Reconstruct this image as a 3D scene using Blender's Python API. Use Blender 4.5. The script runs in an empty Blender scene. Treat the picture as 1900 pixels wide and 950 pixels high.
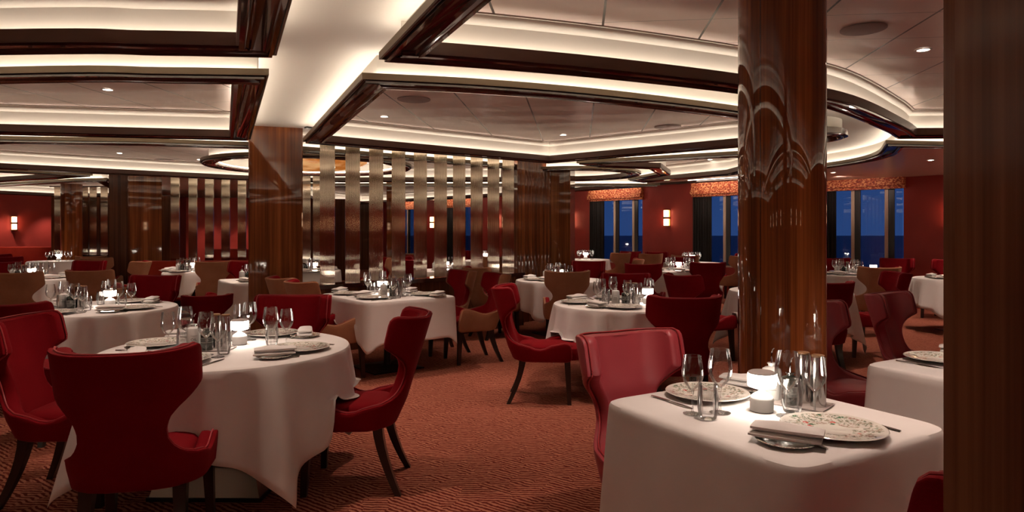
import bpy, math, random
from mathutils import Vector, Matrix
from mathutils.geometry import tessellate_polygon
rnd = random.Random(7)
PI = math.pi
sc = bpy.context.scene
COL = sc.collection
F_PX, CX, HY, EYE = 1229.0, 950.0, 432.0, 1.40

# ---------------------------------------------------------------- helpers
def atz(px, py, z):
    """plan point of a photo pixel lying at height z (eye 1.40 m, level camera)"""
    D = F_PX * (EYE - z) / (py - HY)
    return ((px - CX) / F_PX * D, D)
def atd(px, D):
    return ((px - CX) / F_PX * D, D)

class MB:
    def __init__(s): s.v = []; s.f = []
    def add(s, vs, fs):
        o = len(s.v); s.v += [tuple(v) for v in vs]; s.f += [tuple(i + o for i in f) for f in fs]
    def box(s, x0, x1, y0, y1, z0, z1):
        vs = [(x0,y0,z0),(x1,y0,z0),(x1,y1,z0),(x0,y1,z0),(x0,y0,z1),(x1,y0,z1),(x1,y1,z1),(x0,y1,z1)]
        s.add(vs, [(0,3,2,1),(4,5,6,7),(0,1,5,4),(1,2,6,5),(2,3,7,6),(3,0,4,7)])
    def obox(s, cx, cy, ang, lx, ly, z0, z1):
        c, n = math.cos(ang), math.sin(ang); vs = []
        for z in (z0, z1):
            for a, b in ((-1,-1),(1,-1),(1,1),(-1,1)):
                x, y = a*lx/2, b*ly/2
                vs.append((cx + x*c - y*n, cy + x*n + y*c, z))
        s.add(vs, [(0,3,2,1),(4,5,6,7),(0,1,5,4),(1,2,6,5),(2,3,7,6),(3,0,4,7)])
    def lathe(s, prof, n=32, cx=0, cy=0, cz=0, cap=True):
        vs = []; fs = []
        for r, z in prof:
            for i in range(n):
                a = 2*PI*i/n; vs.append((cx + r*math.cos(a), cy + r*math.sin(a), cz + z))
        m = len(prof)
        for j in range(m-1):
            for i in range(n):
                k = (i+1) % n; fs.append((j*n+i, j*n+k, (j+1)*n+k, (j+1)*n+i))
        if cap:
            if prof[0][0] > 1e-5: fs.append(tuple(range(n))[::-1])
            if prof[-1][0] > 1e-5: fs.append(tuple((m-1)*n+i for i in range(n)))
        s.add(vs, fs)
    def tube(s, path, r, n=6, closed=False):
        P = [Vector(p) for p in path]; m = len(P); vs = []; fs = []
        rr = r if isinstance(r, (list, tuple)) else [r]*m
        up = Vector((0,0,1))
        for i, p in enumerate(P):
            if closed: t = P[(i+1) % m] - P[i-1]
            else: t = P[min(i+1, m-1)] - P[max(i-1, 0)]
            t.normalize()
            u = up.cross(t)
            if u.length < .05: u = Vector((1,0,0)).cross(t)
            u.normalize(); w = t.cross(u)
            for k in range(n):
                a = 2*PI*k/n; vs.append(p + (u*math.cos(a) + w*math.sin(a))*rr[i])
        for i in range(m if closed else m-1):
            j = (i+1) % m
            for k in range(n):
                l = (k+1) % n; fs.append((i*n+k, j*n+k, j*n+l, i*n+l))
        if not closed:
            fs.append(tuple(range(n))[::-1]); fs.append(tuple((m-1)*n+k for k in range(n)))
        s.add(vs, fs)
    def loft(s, loops, cap0=True, cap1=True):
        n = len(loops[0]); vs = [v for L in loops for v in L]; fs = []
        for j in range(len(loops)-1):
            for i in range(n):
                k = (i+1) % n; fs.append((j*n+i, j*n+k, (j+1)*n+k, (j+1)*n+i))
        if cap0: fs.append(tuple(range(n))[::-1])
        if cap1: fs.append(tuple((len(loops)-1)*n+i for i in range(n)))
        s.add(vs, fs)
    def mesh(s, name, smooth=True):
        me = bpy.data.meshes.new(name); me.from_pydata(s.v, [], s.f); me.update()
        if smooth:
            me.polygons.foreach_set('use_smooth', [True]*len(me.polygons))
            try: me.set_sharp_from_angle(angle=math.radians(38))
            except Exception: pass
        return me

def link(name, data, mat=None, parent=None, loc=None, rz=0):
    o = bpy.data.objects.new(name, data); COL.objects.link(o)
    if mat is not None and data is not None and not data.materials: data.materials.append(mat)
    if parent is not None: o.parent = parent
    if loc is not None: o.location = loc
    if rz: o.rotation_euler = (0,0,rz)
    return o
def obj(name, mb, mat, parent=None, loc=None, rz=0, smooth=True):
    me = mb.mesh(name, smooth); return link(name, me, mat, parent, loc, rz)
def tag(o, label=None, cat=None, group=None, kind=None):
    if label: o['label'] = label
    if cat: o['category'] = cat
    if group: o['group'] = group
    if kind: o['kind'] = kind
    return o
def thing(name, label, cat, loc=(0,0,0), rz=0, group=None):
    o = link(name, None, loc=loc, rz=rz); o.empty_display_size = .1
    return tag(o, label, cat, group)
def struct(name, mb, mat, smooth=False, parent=None):
    o = obj(name, mb, mat, parent, smooth=smooth)
    o['kind'] = 'structure'
    return o

# ---------------------------------------------------------------- materials
class NT:
    def __init__(s, name):
        s.m = bpy.data.materials.new(name); s.m.use_nodes = True
        s.t = s.m.node_tree; s.n = s.t.nodes; s.b = s.n['Principled BSDF']; s.out = s.n['Material Output']
    def node(s, typ, **kw):
        nd = s.n.new(typ)
        for k, v in kw.items():
            if hasattr(nd, k): setattr(nd, k, v)
            else: nd.inputs[k].default_value = v
        return nd
    def l(s, a, b): s.t.links.new(a, b)
    def math(s, op, a, b=None, c=None):
        nd = s.n.new('ShaderNodeMath'); nd.operation = op
        for i, x in enumerate((a, b, c)):
            if x is None: continue
            if isinstance(x, (int, float)): nd.inputs[i].default_value = x
            else: s.l(x, nd.inputs[i])
        return nd.outputs[0]
    def mix(s, fac, a, b):
        nd = s.n.new('ShaderNodeMix'); nd.data_type = 'RGBA'
        for i, x in ((0, fac), (6, a), (7, b)):
            if isinstance(x, (int, float)): nd.inputs[i].default_value = x
            elif isinstance(x, tuple): nd.inputs[i].default_value = (*x, 1) if len(x) == 3 else x
            else: s.l(x, nd.inputs[i])
        return nd.outputs[2]
    def coord(s, which='Object'):
        return s.n.new('ShaderNodeTexCoord').outputs[which]
    def mapping(s, vec, scale=(1,1,1), rot=(0,0,0)):
        nd = s.n.new('ShaderNodeMapping'); s.l(vec, nd.inputs[0])
        nd.inputs['Scale'].default_value = scale; nd.inputs['Rotation'].default_value = rot
        return nd.outputs[0]
    def noise(s, vec, scale, detail=3, rough=.5):
        nd = s.n.new('ShaderNodeTexNoise'); s.l(vec, nd.inputs['Vector'])
        nd.inputs['Scale'].default_value = scale; nd.inputs['Detail'].default_value = detail
        nd.inputs['Roughness'].default_value = rough
        return nd.outputs[0]
    def ramp(s, fac, stops):
        nd = s.n.new('ShaderNodeValToRGB'); s.l(fac, nd.inputs[0])
        e = nd.color_ramp.elements
        while len(e) < len(stops): e.new(.5)
        for i, (p, c) in enumerate(stops): e[i].position = p; e[i].color = (*c, 1)
        return nd.outputs[0]
    def bump(s, h, strength=.3, dist=.01):
        nd = s.n.new('ShaderNodeBump'); s.l(h, nd.inputs['Height'])
        nd.inputs['Strength'].default_value = strength; nd.inputs['Distance'].default_value = dist
        s.l(nd.outputs[0], s.b.inputs['Normal'])

def simple(name, col, rough=.5, metal=0, **kw):
    t = NT(name); t.b.inputs['Base Color'].default_value = (*col, 1)
    t.b.inputs['Roughness'].default_value = rough; t.b.inputs['Metallic'].default_value = metal
    for k, v in kw.items(): t.b.inputs[k.replace('_', ' ')].default_value = v
    return t.m
def emis(name, col, strength):
    t = NT(name); t.b.inputs['Base Color'].default_value = (0,0,0,1)
    t.b.inputs['Emission Color'].default_value = (*col, 1); t.b.inputs['Emission Strength'].default_value = strength
    return t.m
def fabric(name, col, col2, sheen=.3, scale=260, rough=.85, tint=(1,.4,.4)):
    t = NT(name); c = t.coord()
    n = t.noise(c, scale, 2); n2 = t.noise(c, 6, 3)
    f = t.math('ADD', t.math('MULTIPLY', n, .5), t.math('MULTIPLY', n2, .5))
    t.l(t.ramp(f, [(.35, col), (.65, col2)]), t.b.inputs['Base Color'])
    t.b.inputs['Roughness'].default_value = rough
    t.b.inputs['Sheen Weight'].default_value = sheen; t.b.inputs['Sheen Roughness'].default_value = .4
    t.b.inputs['Sheen Tint'].default_value = (*tint, 1)
    t.b.inputs['Specular IOR Level'].default_value = .12
    t.bump(n, .25, .002)
    return t.m
M = {}
M['velvet'] = fabric('red_velvet', (.155,.001,.004), (.20,.0015,.006), .08, 300, tint=(1,.1,.1))
M['tan'] = fabric('tan_weave', (.29,.125,.066), (.38,.17,.095), .1, 220, tint=(1,.8,.6))
M['leather'] = fabric('rose_leather', (.30,.030,.042), (.345,.038,.052), .05, 500, rough=.42)
M['leather'].node_tree.nodes['Principled BSDF'].inputs['Specular IOR Level'].default_value = .5
M['pipe'] = simple('velvet_piping', (.34,.02,.026), .5)
M['pipe_tan'] = simple('tan_piping', (.28,.10,.05), .7)
M['legwood'] = simple('dark_leg_wood', (.022,.009,.006), .28)
def wood(name, c1, c2, c3, sx=14, rough=.07, coat=1.0):
    t = NT(name); c = t.coord()
    m1 = t.mapping(c, (sx, sx, .35)); n = t.noise(m1, 1.0, 5, .6)
    m2 = t.mapping(c, (sx*7, sx*7, .8)); n2 = t.noise(m2, 1.0, 3, .6)
    f = t.math('ADD', t.math('MULTIPLY', n, .72), t.math('MULTIPLY', n2, .28))
    t.l(t.ramp(f, [(.36, c1), (.50, c2), (.64, c3)]), t.b.inputs['Base Color'])
    t.b.inputs['Roughness'].default_value = .5; t.b.inputs['Specular IOR Level'].default_value = .05
    t.b.inputs['Coat Weight'].default_value = coat; t.b.inputs['Coat Roughness'].default_value = rough
    return t.m
M['wood'] = wood('polished_rosewood', (.085,.022,.007), (.17,.047,.014), (.29,.092,.028), rough=.03)
M['wood_round'] = wood('polished_rosewood_round', (.085,.020,.006), (.20,.052,.014), (.38,.112,.028), rough=.015)
M['wood_dark'] = wood('dark_rosewood', (.050,.014,.007), (.100,.030,.013), (.155,.052,.022), sx=22, rough=.16, coat=.35)
M['wood_front'] = wood('brown_rosewood_veneer', (.062,.019,.010), (.115,.038,.019), (.18,.066,.032), sx=18, rough=.14, coat=.6)
M['lacquer'] = simple('dark_lacquer', (.050,.018,.015), .08, 0, Coat_Weight=1.0, Coat_Roughness=.03)
M['bronze'] = simple('bronze_lip', (.16,.115,.07), .42, .35)
M['brownface'] = simple('brown_satin_face', (.15,.092,.068), .32)
M['cream'] = simple('cream_ceiling', (.80,.76,.69), .65)
def panel_mat():
    t = NT('ceiling_panels'); c = t.coord()
    sp = t.n.new('ShaderNodeSeparateXYZ'); t.l(c, sp.inputs[0]); X, Y = sp.outputs[0], sp.outputs[1]
    u = t.math('SUBTRACT', t.math('MULTIPLY', X, .995), t.math('MULTIPLY', Y, .1))
    v = t.math('ADD', t.math('MULTIPLY', X, .1), t.math('MULTIPLY', Y, .995))
    def line(q, off, per, w):
        a = t.math('FRACT', t.math('DIVIDE', t.math('SUBTRACT', q, off), per))
        d = t.math('ABSOLUTE', t.math('SUBTRACT', a, .5))
        return t.math('GREATER_THAN', d, .5 - w/per/2)
    lu = line(u, .151, .649, .015); lv = line(v, 4.117, .53, .007)
    l = t.math('MAXIMUM', lu, t.math('MULTIPLY', lv, .75))
    n = t.noise(c, 2.2, 2)
    base = t.ramp(n, [(.3, (.74,.62,.57)), (.7, (.80,.68,.62))])
    t.l(t.mix(l, base, (.035,.02,.015)), t.b.inputs['Base Color'])
    t.b.inputs['Roughness'].default_value = .30; t.b.inputs['Metallic'].default_value = .1
    w = t.math('SINE', t.math('MULTIPLY', v, 11.4))
    t.bump(w, .12, .02)
    return t.m
M['panel'] = panel_mat()
M['panel_flat'] = simple('rosy_gloss_panel', (.86,.62,.56), .20, .05)
def wall_mat():
    t = NT('red_wall'); c = t.coord(); n = t.noise(c, 3, 4)
    t.l(t.ramp(n, [(.3, (.30,.024,.016)), (.7, (.35,.030,.020))]), t.b.inputs['Base Color'])
    t.b.inputs['Roughness'].default_value = .6
    return t.m
M['wall'] = wall_mat()
def carpet():
    t = NT('patterned_carpet'); c = t.coord()
    vor = t.n.new('ShaderNodeTexVoronoi'); vor.feature = 'F1'; t.l(t.mapping(c, (1,1,0)), vor.inputs['Vector']); vor.inputs['Scale'].default_value = 8.0
    sp = t.n.new('ShaderNodeSeparateColor'); t.l(vor.outputs['Color'], sp.inputs[0])
    nz = t.n.new('ShaderNodeTexNoise'); t.l(c, nz.inputs['Vector']); nz.inputs['Scale'].default_value = 6; nz.inputs['Detail'].default_value = 2
    def band(rot, scale):
        w = t.n.new('ShaderNodeTexWave'); w.wave_type = 'BANDS'; w.bands_direction = 'Y'
        t.l(t.mapping(c, (1,1,0), (0,0,rot)), w.inputs['Vector'])
        w.inputs['Scale'].default_value = scale; w.inputs['Distortion'].default_value = 3.2
        w.inputs['Detail'].default_value = 2; w.inputs['Detail Scale'].default_value = 2.2
        return w.outputs['Fac']
    a = band(.62, 11); b = band(.05, 11)
    sel = t.math('GREATER_THAN', sp.outputs[0], .45)
    f = t.math('ADD', t.math('MULTIPLY', a, sel), t.math('MULTIPLY', b, t.math('SUBTRACT', 1, sel)))
    colr = t.ramp(f, [(.30, (.13,.014,.009)), (.62, (.50,.19,.12))])
    fine = t.noise(c, 300, 2)
    col = t.mix(t.math('MULTIPLY', fine, .35), colr, (.16,.03,.02))
    t.l(col, t.b.inputs['Base Color']); t.b.inputs['Roughness'].default_value = .95
    t.b.inputs['Specular IOR Level'].default_value = .1
    t.bump(f, .35, .004)
    return t.m
M['carpet'] = carpet()
def checker():
    t = NT('checker_tiles'); c = t.coord()
    ck = t.n.new('ShaderNodeTexChecker'); t.l(t.mapping(c, (1,1,1), (0,0,.7)), ck.inputs[0]); ck.inputs['Scale'].default_value = 2.6
    ck.inputs[1].default_value = (.46,.36,.28,1); ck.inputs[2].default_value = (.045,.022,.015,1)
    n = t.noise(c, 5, 4)
    t.l(t.mix(t.math('MULTIPLY', n, .3), ck.outputs[0], (.2,.14,.1)), t.b.inputs['Base Color'])
    t.b.inputs['Roughness'].default_value = .2
    return t.m
M['tiles'] = checker()
def cloth_mat():
    t = NT('white_linen'); c = t.coord()
    n = t.noise(c, 420, 1); n2 = t.noise(c, 3.5, 3)
    t.l(t.ramp(n2, [(.3, (.77,.715,.70)), (.7, (.82,.77,.75))]), t.b.inputs['Base Color'])
    t.b.inputs['Roughness'].default_value = .85; t.b.inputs['Sheen Weight'].default_value = .15
    t.b.inputs['Specular IOR Level'].default_value = .2
    h = t.math('ADD', t.math('MULTIPLY', n2, .8), t.math('MULTIPLY', n, .03))
    t.bump(h, .35, .02)
    return t.m
M['linen'] = cloth_mat()
M['napkin'] = simple('white_napkin_cotton', (.76,.71,.69), .8)
M['china'] = simple('white_china', (.78,.73,.68), .12, 0, Coat_Weight=.5)
def floral():
    t = NT('floral_china'); c = t.coord()
    sp = t.n.new('ShaderNodeSeparateXYZ'); t.l(c, sp.inputs[0])
    r = t.math('SQRT', t.math('ADD', t.math('POWER', sp.outputs[0], 2), t.math('POWER', sp.outputs[1], 2)))
    ann = t.math('MULTIPLY', t.math('GREATER_THAN', r, .058), t.math('LESS_THAN', r, .146))
    base = (.78,.73,.67)
    n = t.noise(c, 95, 5, .75); n2 = t.noise(c, 23, 2)
    stem = t.math('MULTIPLY', t.math('GREATER_THAN', n, .51), t.math('GREATER_THAN', n2, .42))
    green = t.ramp(t.noise(c, 40, 2), [(.4, (.10,.15,.09)), (.55, (.28,.22,.13)), (.7, (.34,.12,.10))])
    col = t.mix(t.math('MULTIPLY', t.math('MULTIPLY', stem, ann), .85), base, green)
    def blob(scale, thr, prob, cc, colin):
        v = t.n.new('ShaderNodeTexVoronoi'); t.l(t.mapping(c, (1,1,0)), v.inputs['Vector']); v.inputs['Scale'].default_value = scale
        s2 = t.n.new('ShaderNodeSeparateColor'); t.l(v.outputs['Color'], s2.inputs[0])
        m = t.math('MULTIPLY', t.math('LESS_THAN', v.outputs['Distance'], thr), t.math('GREATER_THAN', s2.outputs[0], prob))
        m = t.math('MULTIPLY', m, t.math('GREATER_THAN', n, .45))
        return t.mix(t.math('MULTIPLY', m, ann), colin, cc)
    col = blob(32, .30, .72, (.50,.05,.04), col)
    col = blob(41, .30, .74, (.04,.13,.06), col)
    t.l(col, t.b.inputs['Base Color']); t.b.inputs['Roughness'].default_value = .1; t.b.inputs['Coat Weight'].default_value = .6
    return t.m
M['floral'] = floral()
def glass(name, tint=(1,1,1), glow=.95, rough=0.0, ior=1.45):
    t = NT(name); t.n.remove(t.b)
    tr = t.node('ShaderNodeBsdfTransparent'); tr.inputs[0].default_value = (*[glow*x for x in tint], 1)
    gl = t.node('ShaderNodeBsdfGlossy'); gl.inputs['Roughness'].default_value = rough; gl.inputs[0].default_value = (1,1,1,1)
    fr = t.node('ShaderNodeFresnel'); fr.inputs[0].default_value = ior
    mx = t.node('ShaderNodeMixShader')
    f = t.math('MINIMUM', t.math('ADD', t.math('MULTIPLY', fr.outputs[0], 1.3), .03), .85)
    t.l(f, mx.inputs[0]); t.l(tr.outputs[0], mx.inputs[1]); t.l(gl.outputs[0], mx.inputs[2]); t.l(mx.outputs[0], t.out.inputs[0])
    return t.m
M['glass'] = glass('clear_glass')
M['pane'] = glass('window_glass', (.9,.95,1), .93, ior=1.35)
M['chrome'] = simple('polished_steel', (.62,.60,.58), .16, 1)
M['cutlery'] = simple('cutlery_steel', (.50,.46,.44), .22, 1)
def slatm():
    t = NT('brushed_steel_slats'); c = t.coord()
    t.b.inputs['Base Color'].default_value = (.66,.57,.46,1); t.b.inputs['Metallic'].default_value = 1
    t.b.inputs['Roughness'].default_value = .05
    sp = t.n.new('ShaderNodeSeparateXYZ'); t.l(c, sp.inputs[0])
    w = t.math('SINE', t.math('MULTIPLY', sp.outputs[0], 2*PI/.011))
    t.bump(w, 1.0, .0008)
    return t.m
M['slat'] = slatm()
M['basemetal'] = simple('brushed_base_metal', (.20,.17,.14), .30, .9)
M['blackmetal'] = simple('black_metal', (.012,.008,.007), .35, .3)
M['shakerwood'] = simple('walnut_cap', (.26,.13,.06), .4)
M['whitebody'] = simple('white_lamp_body', (.75,.72,.70), .35)
M['shade'] = emis('lit_lamp_shade', (1,.86,.72), 24)
M['topcap'] = simple('lamp_top_cap', (.42,.36,.34), .5)
M['oilwhite'] = simple('white_ceramic_bottle', (.74,.72,.70), .2, 0, Coat_Weight=.4)
M['oildark'] = simple('dark_glass_bottle', (.010,.016,.012), .06, 0, Coat_Weight=1)
M['ink'] = simple('dark_ink', (.06,.05,.05), .6)
M['labeldark'] = simple('grey_label', (.09,.09,.085), .5)
M['silverink'] = simple('silver_print', (.55,.53,.50), .35, .5)
M['led'] = emis('warm_led', (1,.84,.68), 15.0)
M['led_in'] = emis('warm_led_inner', (1,.84,.68), 13.5)
M['downlens'] = emis('downlight_lens', (1,.85,.70), 14)
M['speaker'] = simple('speaker_mesh', (.26,.19,.18), .6)
M['sconce'] = emis('lit_sconce_glass', (1,.60,.34), 7.5)
M['sconceframe'] = simple('brass_sconce_frame', (.35,.18,.07), .3, 1)
M['curtain'] = simple('dark_drape', (.016,.012,.011), .7)
M['frame'] = simple('beige_window_frame', (.55,.43,.32), .5)
M['framedark'] = simple('dark_window_frame', (.02,.018,.018), .4)
def valm():
    t = NT('orange_patterned_valance'); c = t.coord()
    n = t.noise(t.mapping(c, (1,1,1.5), (.3,.4,.2)), 26, 4, .6)
    t.l(t.ramp(n, [(.40, (.22,.018,.008)), (.50, (.46,.075,.022)), (.58, (.80,.38,.17))]), t.b.inputs['Base Color'])
    t.b.inputs['Roughness'].default_value = .7
    return t.m
M['valance'] = valm()
def amberm():
    t = NT('amber_glass'); c = t.coord(); n = t.noise(c, 3, 4)
    col = t.ramp(n, [(.4, (.50,.16,.03)), (.6, (.85,.45,.18))])
    t.l(col, t.b.inputs['Base Color']); t.l(col, t.b.inputs['Emission Color']); t.b.inputs['Emission Strength'].default_value = .55
    t.b.inputs['Roughness'].default_value = .25
    return t.m
M['amber'] = amberm()
M['sea'] = simple('dusk_sea', (.010,.028,.085), .5)
M['banquette'] = fabric('orange_red_upholstery', (.26,.020,.010), (.32,.028,.013), .2, 200)

# ---------------------------------------------------------------- world + camera
w = bpy.data.worlds.new('dusk'); sc.world = w; w.use_nodes = True
wn = w.node_tree; bg = wn.nodes['Background']
tc = wn.nodes.new('ShaderNodeTexCoord'); sx = wn.nodes.new('ShaderNodeSeparateXYZ'); wn.links.new(tc.outputs['Generated'], sx.inputs[0])
rp = wn.nodes.new('ShaderNodeValToRGB'); wn.links.new(sx.outputs[2], rp.inputs[0])
rp.color_ramp.elements[0].position = 0; rp.color_ramp.elements[0].color = (.024,.058,.175,1)
rp.color_ramp.elements[1].position = .25; rp.color_ramp.elements[1].color = (.014,.038,.13,1)
wn.links.new(rp.outputs[0], bg.inputs[0]); bg.inputs[1].default_value = 1.0
cam = bpy.data.cameras.new('camera'); co = bpy.data.objects.new('camera', cam); COL.objects.link(co)
cam.sensor_width = 36; cam.lens = 36*F_PX/1900; cam.shift_y = -(475-HY)/1900; cam.clip_start = .05; cam.clip_end = 5000
co.location = (0,0,EYE); co.rotation_euler = (PI/2,0,0); sc.camera = co
sc.view_settings.view_transform = 'Standard'; sc.view_settings.look = 'None'
sc.view_settings.gamma = 1; sc.view_settings.use_curve_mapping = False
sc.view_settings.exposure = 0.3
sc.cycles.max_bounces = 7; sc.cycles.diffuse_bounces = 3; sc.cycles.glossy_bounces = 4
sc.cycles.transparent_max_bounces = 24; sc.cycles.transmission_bounces = 4
sc.cycles.sample_clamp_indirect = 4.0; sc.cycles.caustics_reflective = False; sc.cycles.caustics_refractive = False
sc.cycles.use_denoising = True
sc.cycles.blur_glossy = .2

# ---------------------------------------------------------------- room shell
ZC = 2.62
WIN_A = 19.40
def wallpt(X): return (X, (WIN_A - X)/.966)
def segment_wall(name, p0, p1, z0, z1, mat, th=.12, smooth=False):
    dx, dy = p1[0]-p0[0], p1[1]-p0[1]; L = math.hypot(dx, dy)
    mb = MB(); mb.obox((p0[0]+p1[0])/2, (p0[1]+p1[1])/2, math.atan2(dy, dx), L, th, z0, z1)
    return struct(name, mb, mat)
fl = MB(); fl.add([(-18,-9.2,0),(10.4,-9.2,0),(10.4,26,0),(-18,26,0),(-18,-9.2,-.1),(10.4,-9.2,-.1),(10.4,26,-.1),(-18,26,-.1)], [(0,1,2,3),(7,6,5,4),(0,4,5,1),(1,5,6,2),(2,6,7,3),(3,7,4,0)])
struct('floor', fl, M['carpet'])
tl = MB(); tl.lathe([(2.35,0.001),(2.35,.006),(2.33,.008)], 64, -3.15, 10.3)
struct('floor_tile_inlay', tl, M['tiles'])
segment_wall('wall_rear', (-18,-9.1), (10.4,-9.1), 0, 2.75, M['wall'])
segment_wall('wall_east', (9.9,-9.1), (9.9,9.9), 0, 2.75, M['wall'])
segment_wall('wall_west', (-17.2,-9.1), (-17.2,17), 0, 2.75, M['wood_dark'])
segment_wall('wall_left', (-17.2,16.6), (-9.2,24.6), 0, 2.62, M['wall'])
segment_wall('wall_far', (-9.4,24.5), (-5.2,25.4), 0, 2.62, M['wood_dark'])
# window wall : list of windows by start / end X along the diagonal
wins = [(-6.42,-5.28),(-4.27,-3.13),(-2.12,-.98),(.03,1.17),(2.18,3.32),(4.33,5.47),(6.22,7.38)]
nrm = Vector((-1/math.hypot(1, 1/.966), -(1/.966)/math.hypot(1, 1/.966)))   # points into the room
nrm = Vector((-.695, -.719)).normalized()
ang = math.atan2(-1/.966, 1)
def along(X, off=0):
    p = wallpt(X); return (p[0] + nrm.x*off, p[1] + nrm.y*off)
def wbox(mb, Xa, Xb, off, th, z0, z1):
    a = along(Xa, off); b = along(Xb, off)
    mb.obox((a[0]+b[0])/2, (a[1]+b[1])/2, math.atan2(b[1]-a[1], b[0]-a[0]), math.hypot(b[0]-a[0], b[1]-a[1]), th, z0, z1)
ZT = 2.56
wm = MB(); prev = -6.9
for a, b in wins:
    wbox(wm, prev, a, 0, .14, 0, ZT)
    wbox(wm, a, b, 0, .14, 0, .62)
    prev = b
wbox(wm, prev, 10.0, 0, .14, 0, ZT)
wbox(wm, -6.9, 10.0, 0, .14, ZT, ZC)
struct('wall_right', wm, M['wall'])
for k, (a, b) in enumerate(wins):
    fr = MB()
    for q in (a+.02, a+(b-a)*.46, a+(b-a)*.82):
        wbox(fr, q-.022, q+.022, .0, .10, .62, 2.3)
    wbox(fr, a, b, .0, .10, .60, .66); wbox(fr, a, b, 0, .14, 2.24, ZT)
    f = struct('window_%d' % (k+1), fr, M['frame'])
    pn = MB(); wbox(pn, a+.03, b-.03, -.02, .008, .66, 2.26)
    obj('pane', pn, M['pane'], f, smooth=False)
    dk = MB()
    for q in (a+(b-a)*.46+.06, a+(b-a)*.82+.06): wbox(dk, q-.035, q+.035, .03, .03, .66, 2.26)
    obj('inner_frame', dk, M['framedark'], f, smooth=False)
# drapes + valances (hang on the wall)
def drape(Xa, Xb):
    n = 40; L0 = []; L1 = []
    mb = MB(); vs = []
    for z in (.45, 1.3, 2.232):
        for i in range(n+1):
            X = Xa + (Xb-Xa)*i/n; p = along(X, .14 + .03*math.sin(i*1.15)); vs.append((p[0], p[1], z))
    for z in (2.232, 1.3, .45):
        for i in range(n+1):
            X = Xa + (Xb-Xa)*i/n; p = along(X, .12 + .03*math.sin(i*1.15)); vs.append((p[0], p[1], z))
    m = n+1; fs = []
    for j in range(5):
        for i in range(n): fs.append((j*m+i, j*m+i+1, (j+1)*m+i+1, (j+1)*m+i))
    for i in range(n): fs.append((5*m+i, 5*m+i+1, i+1, i))
    mb.add(vs, fs); return mb
wtxt = ['far window farthest left behind the steel slats', 'far window second from left behind the steel slats', 'far window third from left behind the slats',
        'window hidden partly by the fluted wood pillar', 'window between the two far wall sconces', 'window just left of the big round pillar', 'widest seen window right of the big round pillar']
for k, (a, b) in enumerate(wins):
    o = obj('drape', drape(a, a+.34), M['curtain']); tag(o, 'dark drape at the left of the ' + wtxt[k], 'curtain', 'window drapes')
    v = MB()
    wbox(v, a-.02, b+.02, .13, .10, 2.40, 2.555); 
    wbox(v, a-.02, b+.02, .15, .15, 2.29, 2.395)
    wbox(v, a-.02, b+.02, .12, .07, 2.235, 2.29)
    o = obj('valance', v, M['valance'], smooth=False); tag(o, 'orange patterned pleated valance over the ' + wtxt[k], 'valance', 'window valances')
tp = MB(); wbox(tp, -6.9, 9.8, .12, .10, ZT, 2.619); wbox(tp, 5.2, 9.8, .25, .20, 2.45, 2.619); tr1 = struct('trim_1', tp, M['lacquer'])
for a, b in wins:
    tp = MB(); wbox(tp, a, b, .36, .03, 2.612, 2.619); obj('light_strip', tp, M['led'], tr1, smooth=False)
# exterior
se = MB(); se.add([(-2500,-2500,-18),(2500,-2500,-18),(2500,2500,-18),(-2500,2500,-18)], [(0,1,2,3)])
se.v = [(-4000,40,-18.),(4000,40,-18.),(4000,4500,-18.),(-4000,4500,-18.)]
tag(obj('sea', se, M['sea'], smooth=False), 'dark blue evening sea outside the windows', 'sea', kind='stuff')

# ---------------------------------------------------------------- coffered ceiling
def area(P): return sum(P[i][0]*P[(i+1)%len(P)][1]-P[(i+1)%len(P)][0]*P[i][1] for i in range(len(P)))/2
def ccw(P): return P if area(P) > 0 else P[::-1]
def smooth(P, n=6):
    out = []
    Q = [(2*P[0][0]-P[1][0], 2*P[0][1]-P[1][1])] + list(P) + [(2*P[-1][0]-P[-2][0], 2*P[-1][1]-P[-2][1])]
    for i in range(1, len(Q)-2):
        for k in range(n):
            t = k/n; r = []
            for d in (0, 1):
                a, b, c, e = Q[i-1][d], Q[i][d], Q[i+1][d], Q[i+2][d]
                r.append(.5*((2*b)+(-a+c)*t+(2*a-5*b+4*c-e)*t*t+(-a+3*b-3*c+e)*t**3))
            out.append(tuple(r))
    out.append(P[-1]); return out
def offset(P, u):
    n = len(P); out = []
    for i in range(n):
        a, b, c = P[i-1], P[i], P[(i+1)%n]
        e1 = Vector((b[0]-a[0], b[1]-a[1])).normalized(); e2 = Vector((c[0]-b[0], c[1]-b[1])).normalized()
        n1 = Vector((-e1.y, e1.x)); n2 = Vector((-e2.y, e2.x)); m = (n1+n2)/max(.35, 1+n1.dot(n2))
        out.append((b[0]+m.x*u, b[1]+m.y*u))
    return out
def sweep(mb, P, prof, closed=True):
    n = len(P); loops = [[(x, y, z) for x, y in offset(P, u)] for u, z in prof]
    vs = [v for L in loops for v in L]; fs = []; m = len(prof)
    for j in range(m if closed else m-1):
        k = (j+1) % m
        for i in range(n):
            q = (i+1) % n; fs.append((j*n+i, j*n+q, k*n+q, k*n+i))
    mb.add(vs, fs)
def flat(mb, outer, z, holes=()):
    loops = [outer]+list(holes)
    tris = tessellate_polygon([[Vector((x, y, 0)) for x, y in L] for L in loops])
    vs = [(x, y, z) for L in loops for x, y in L]
    mb.add(vs, [tuple(t) for t in tris])
RING = [(.012,2.452),(.012,2.432),(.026,2.43),(.026,2.405),(.046,2.402),(.052,2.418),(.075,2.424),(.142,2.424),(.155,2.410),(.172,2.408),(.180,2.402),(.205,2.405),(.210,2.43),(.19,2.44),(.05,2.44),(.05,2.43),(.03,2.435),(.03,2.452)]
LIP = [(0,2.425),(.012,2.425),(.012,2.468),(0,2.468)]
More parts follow.
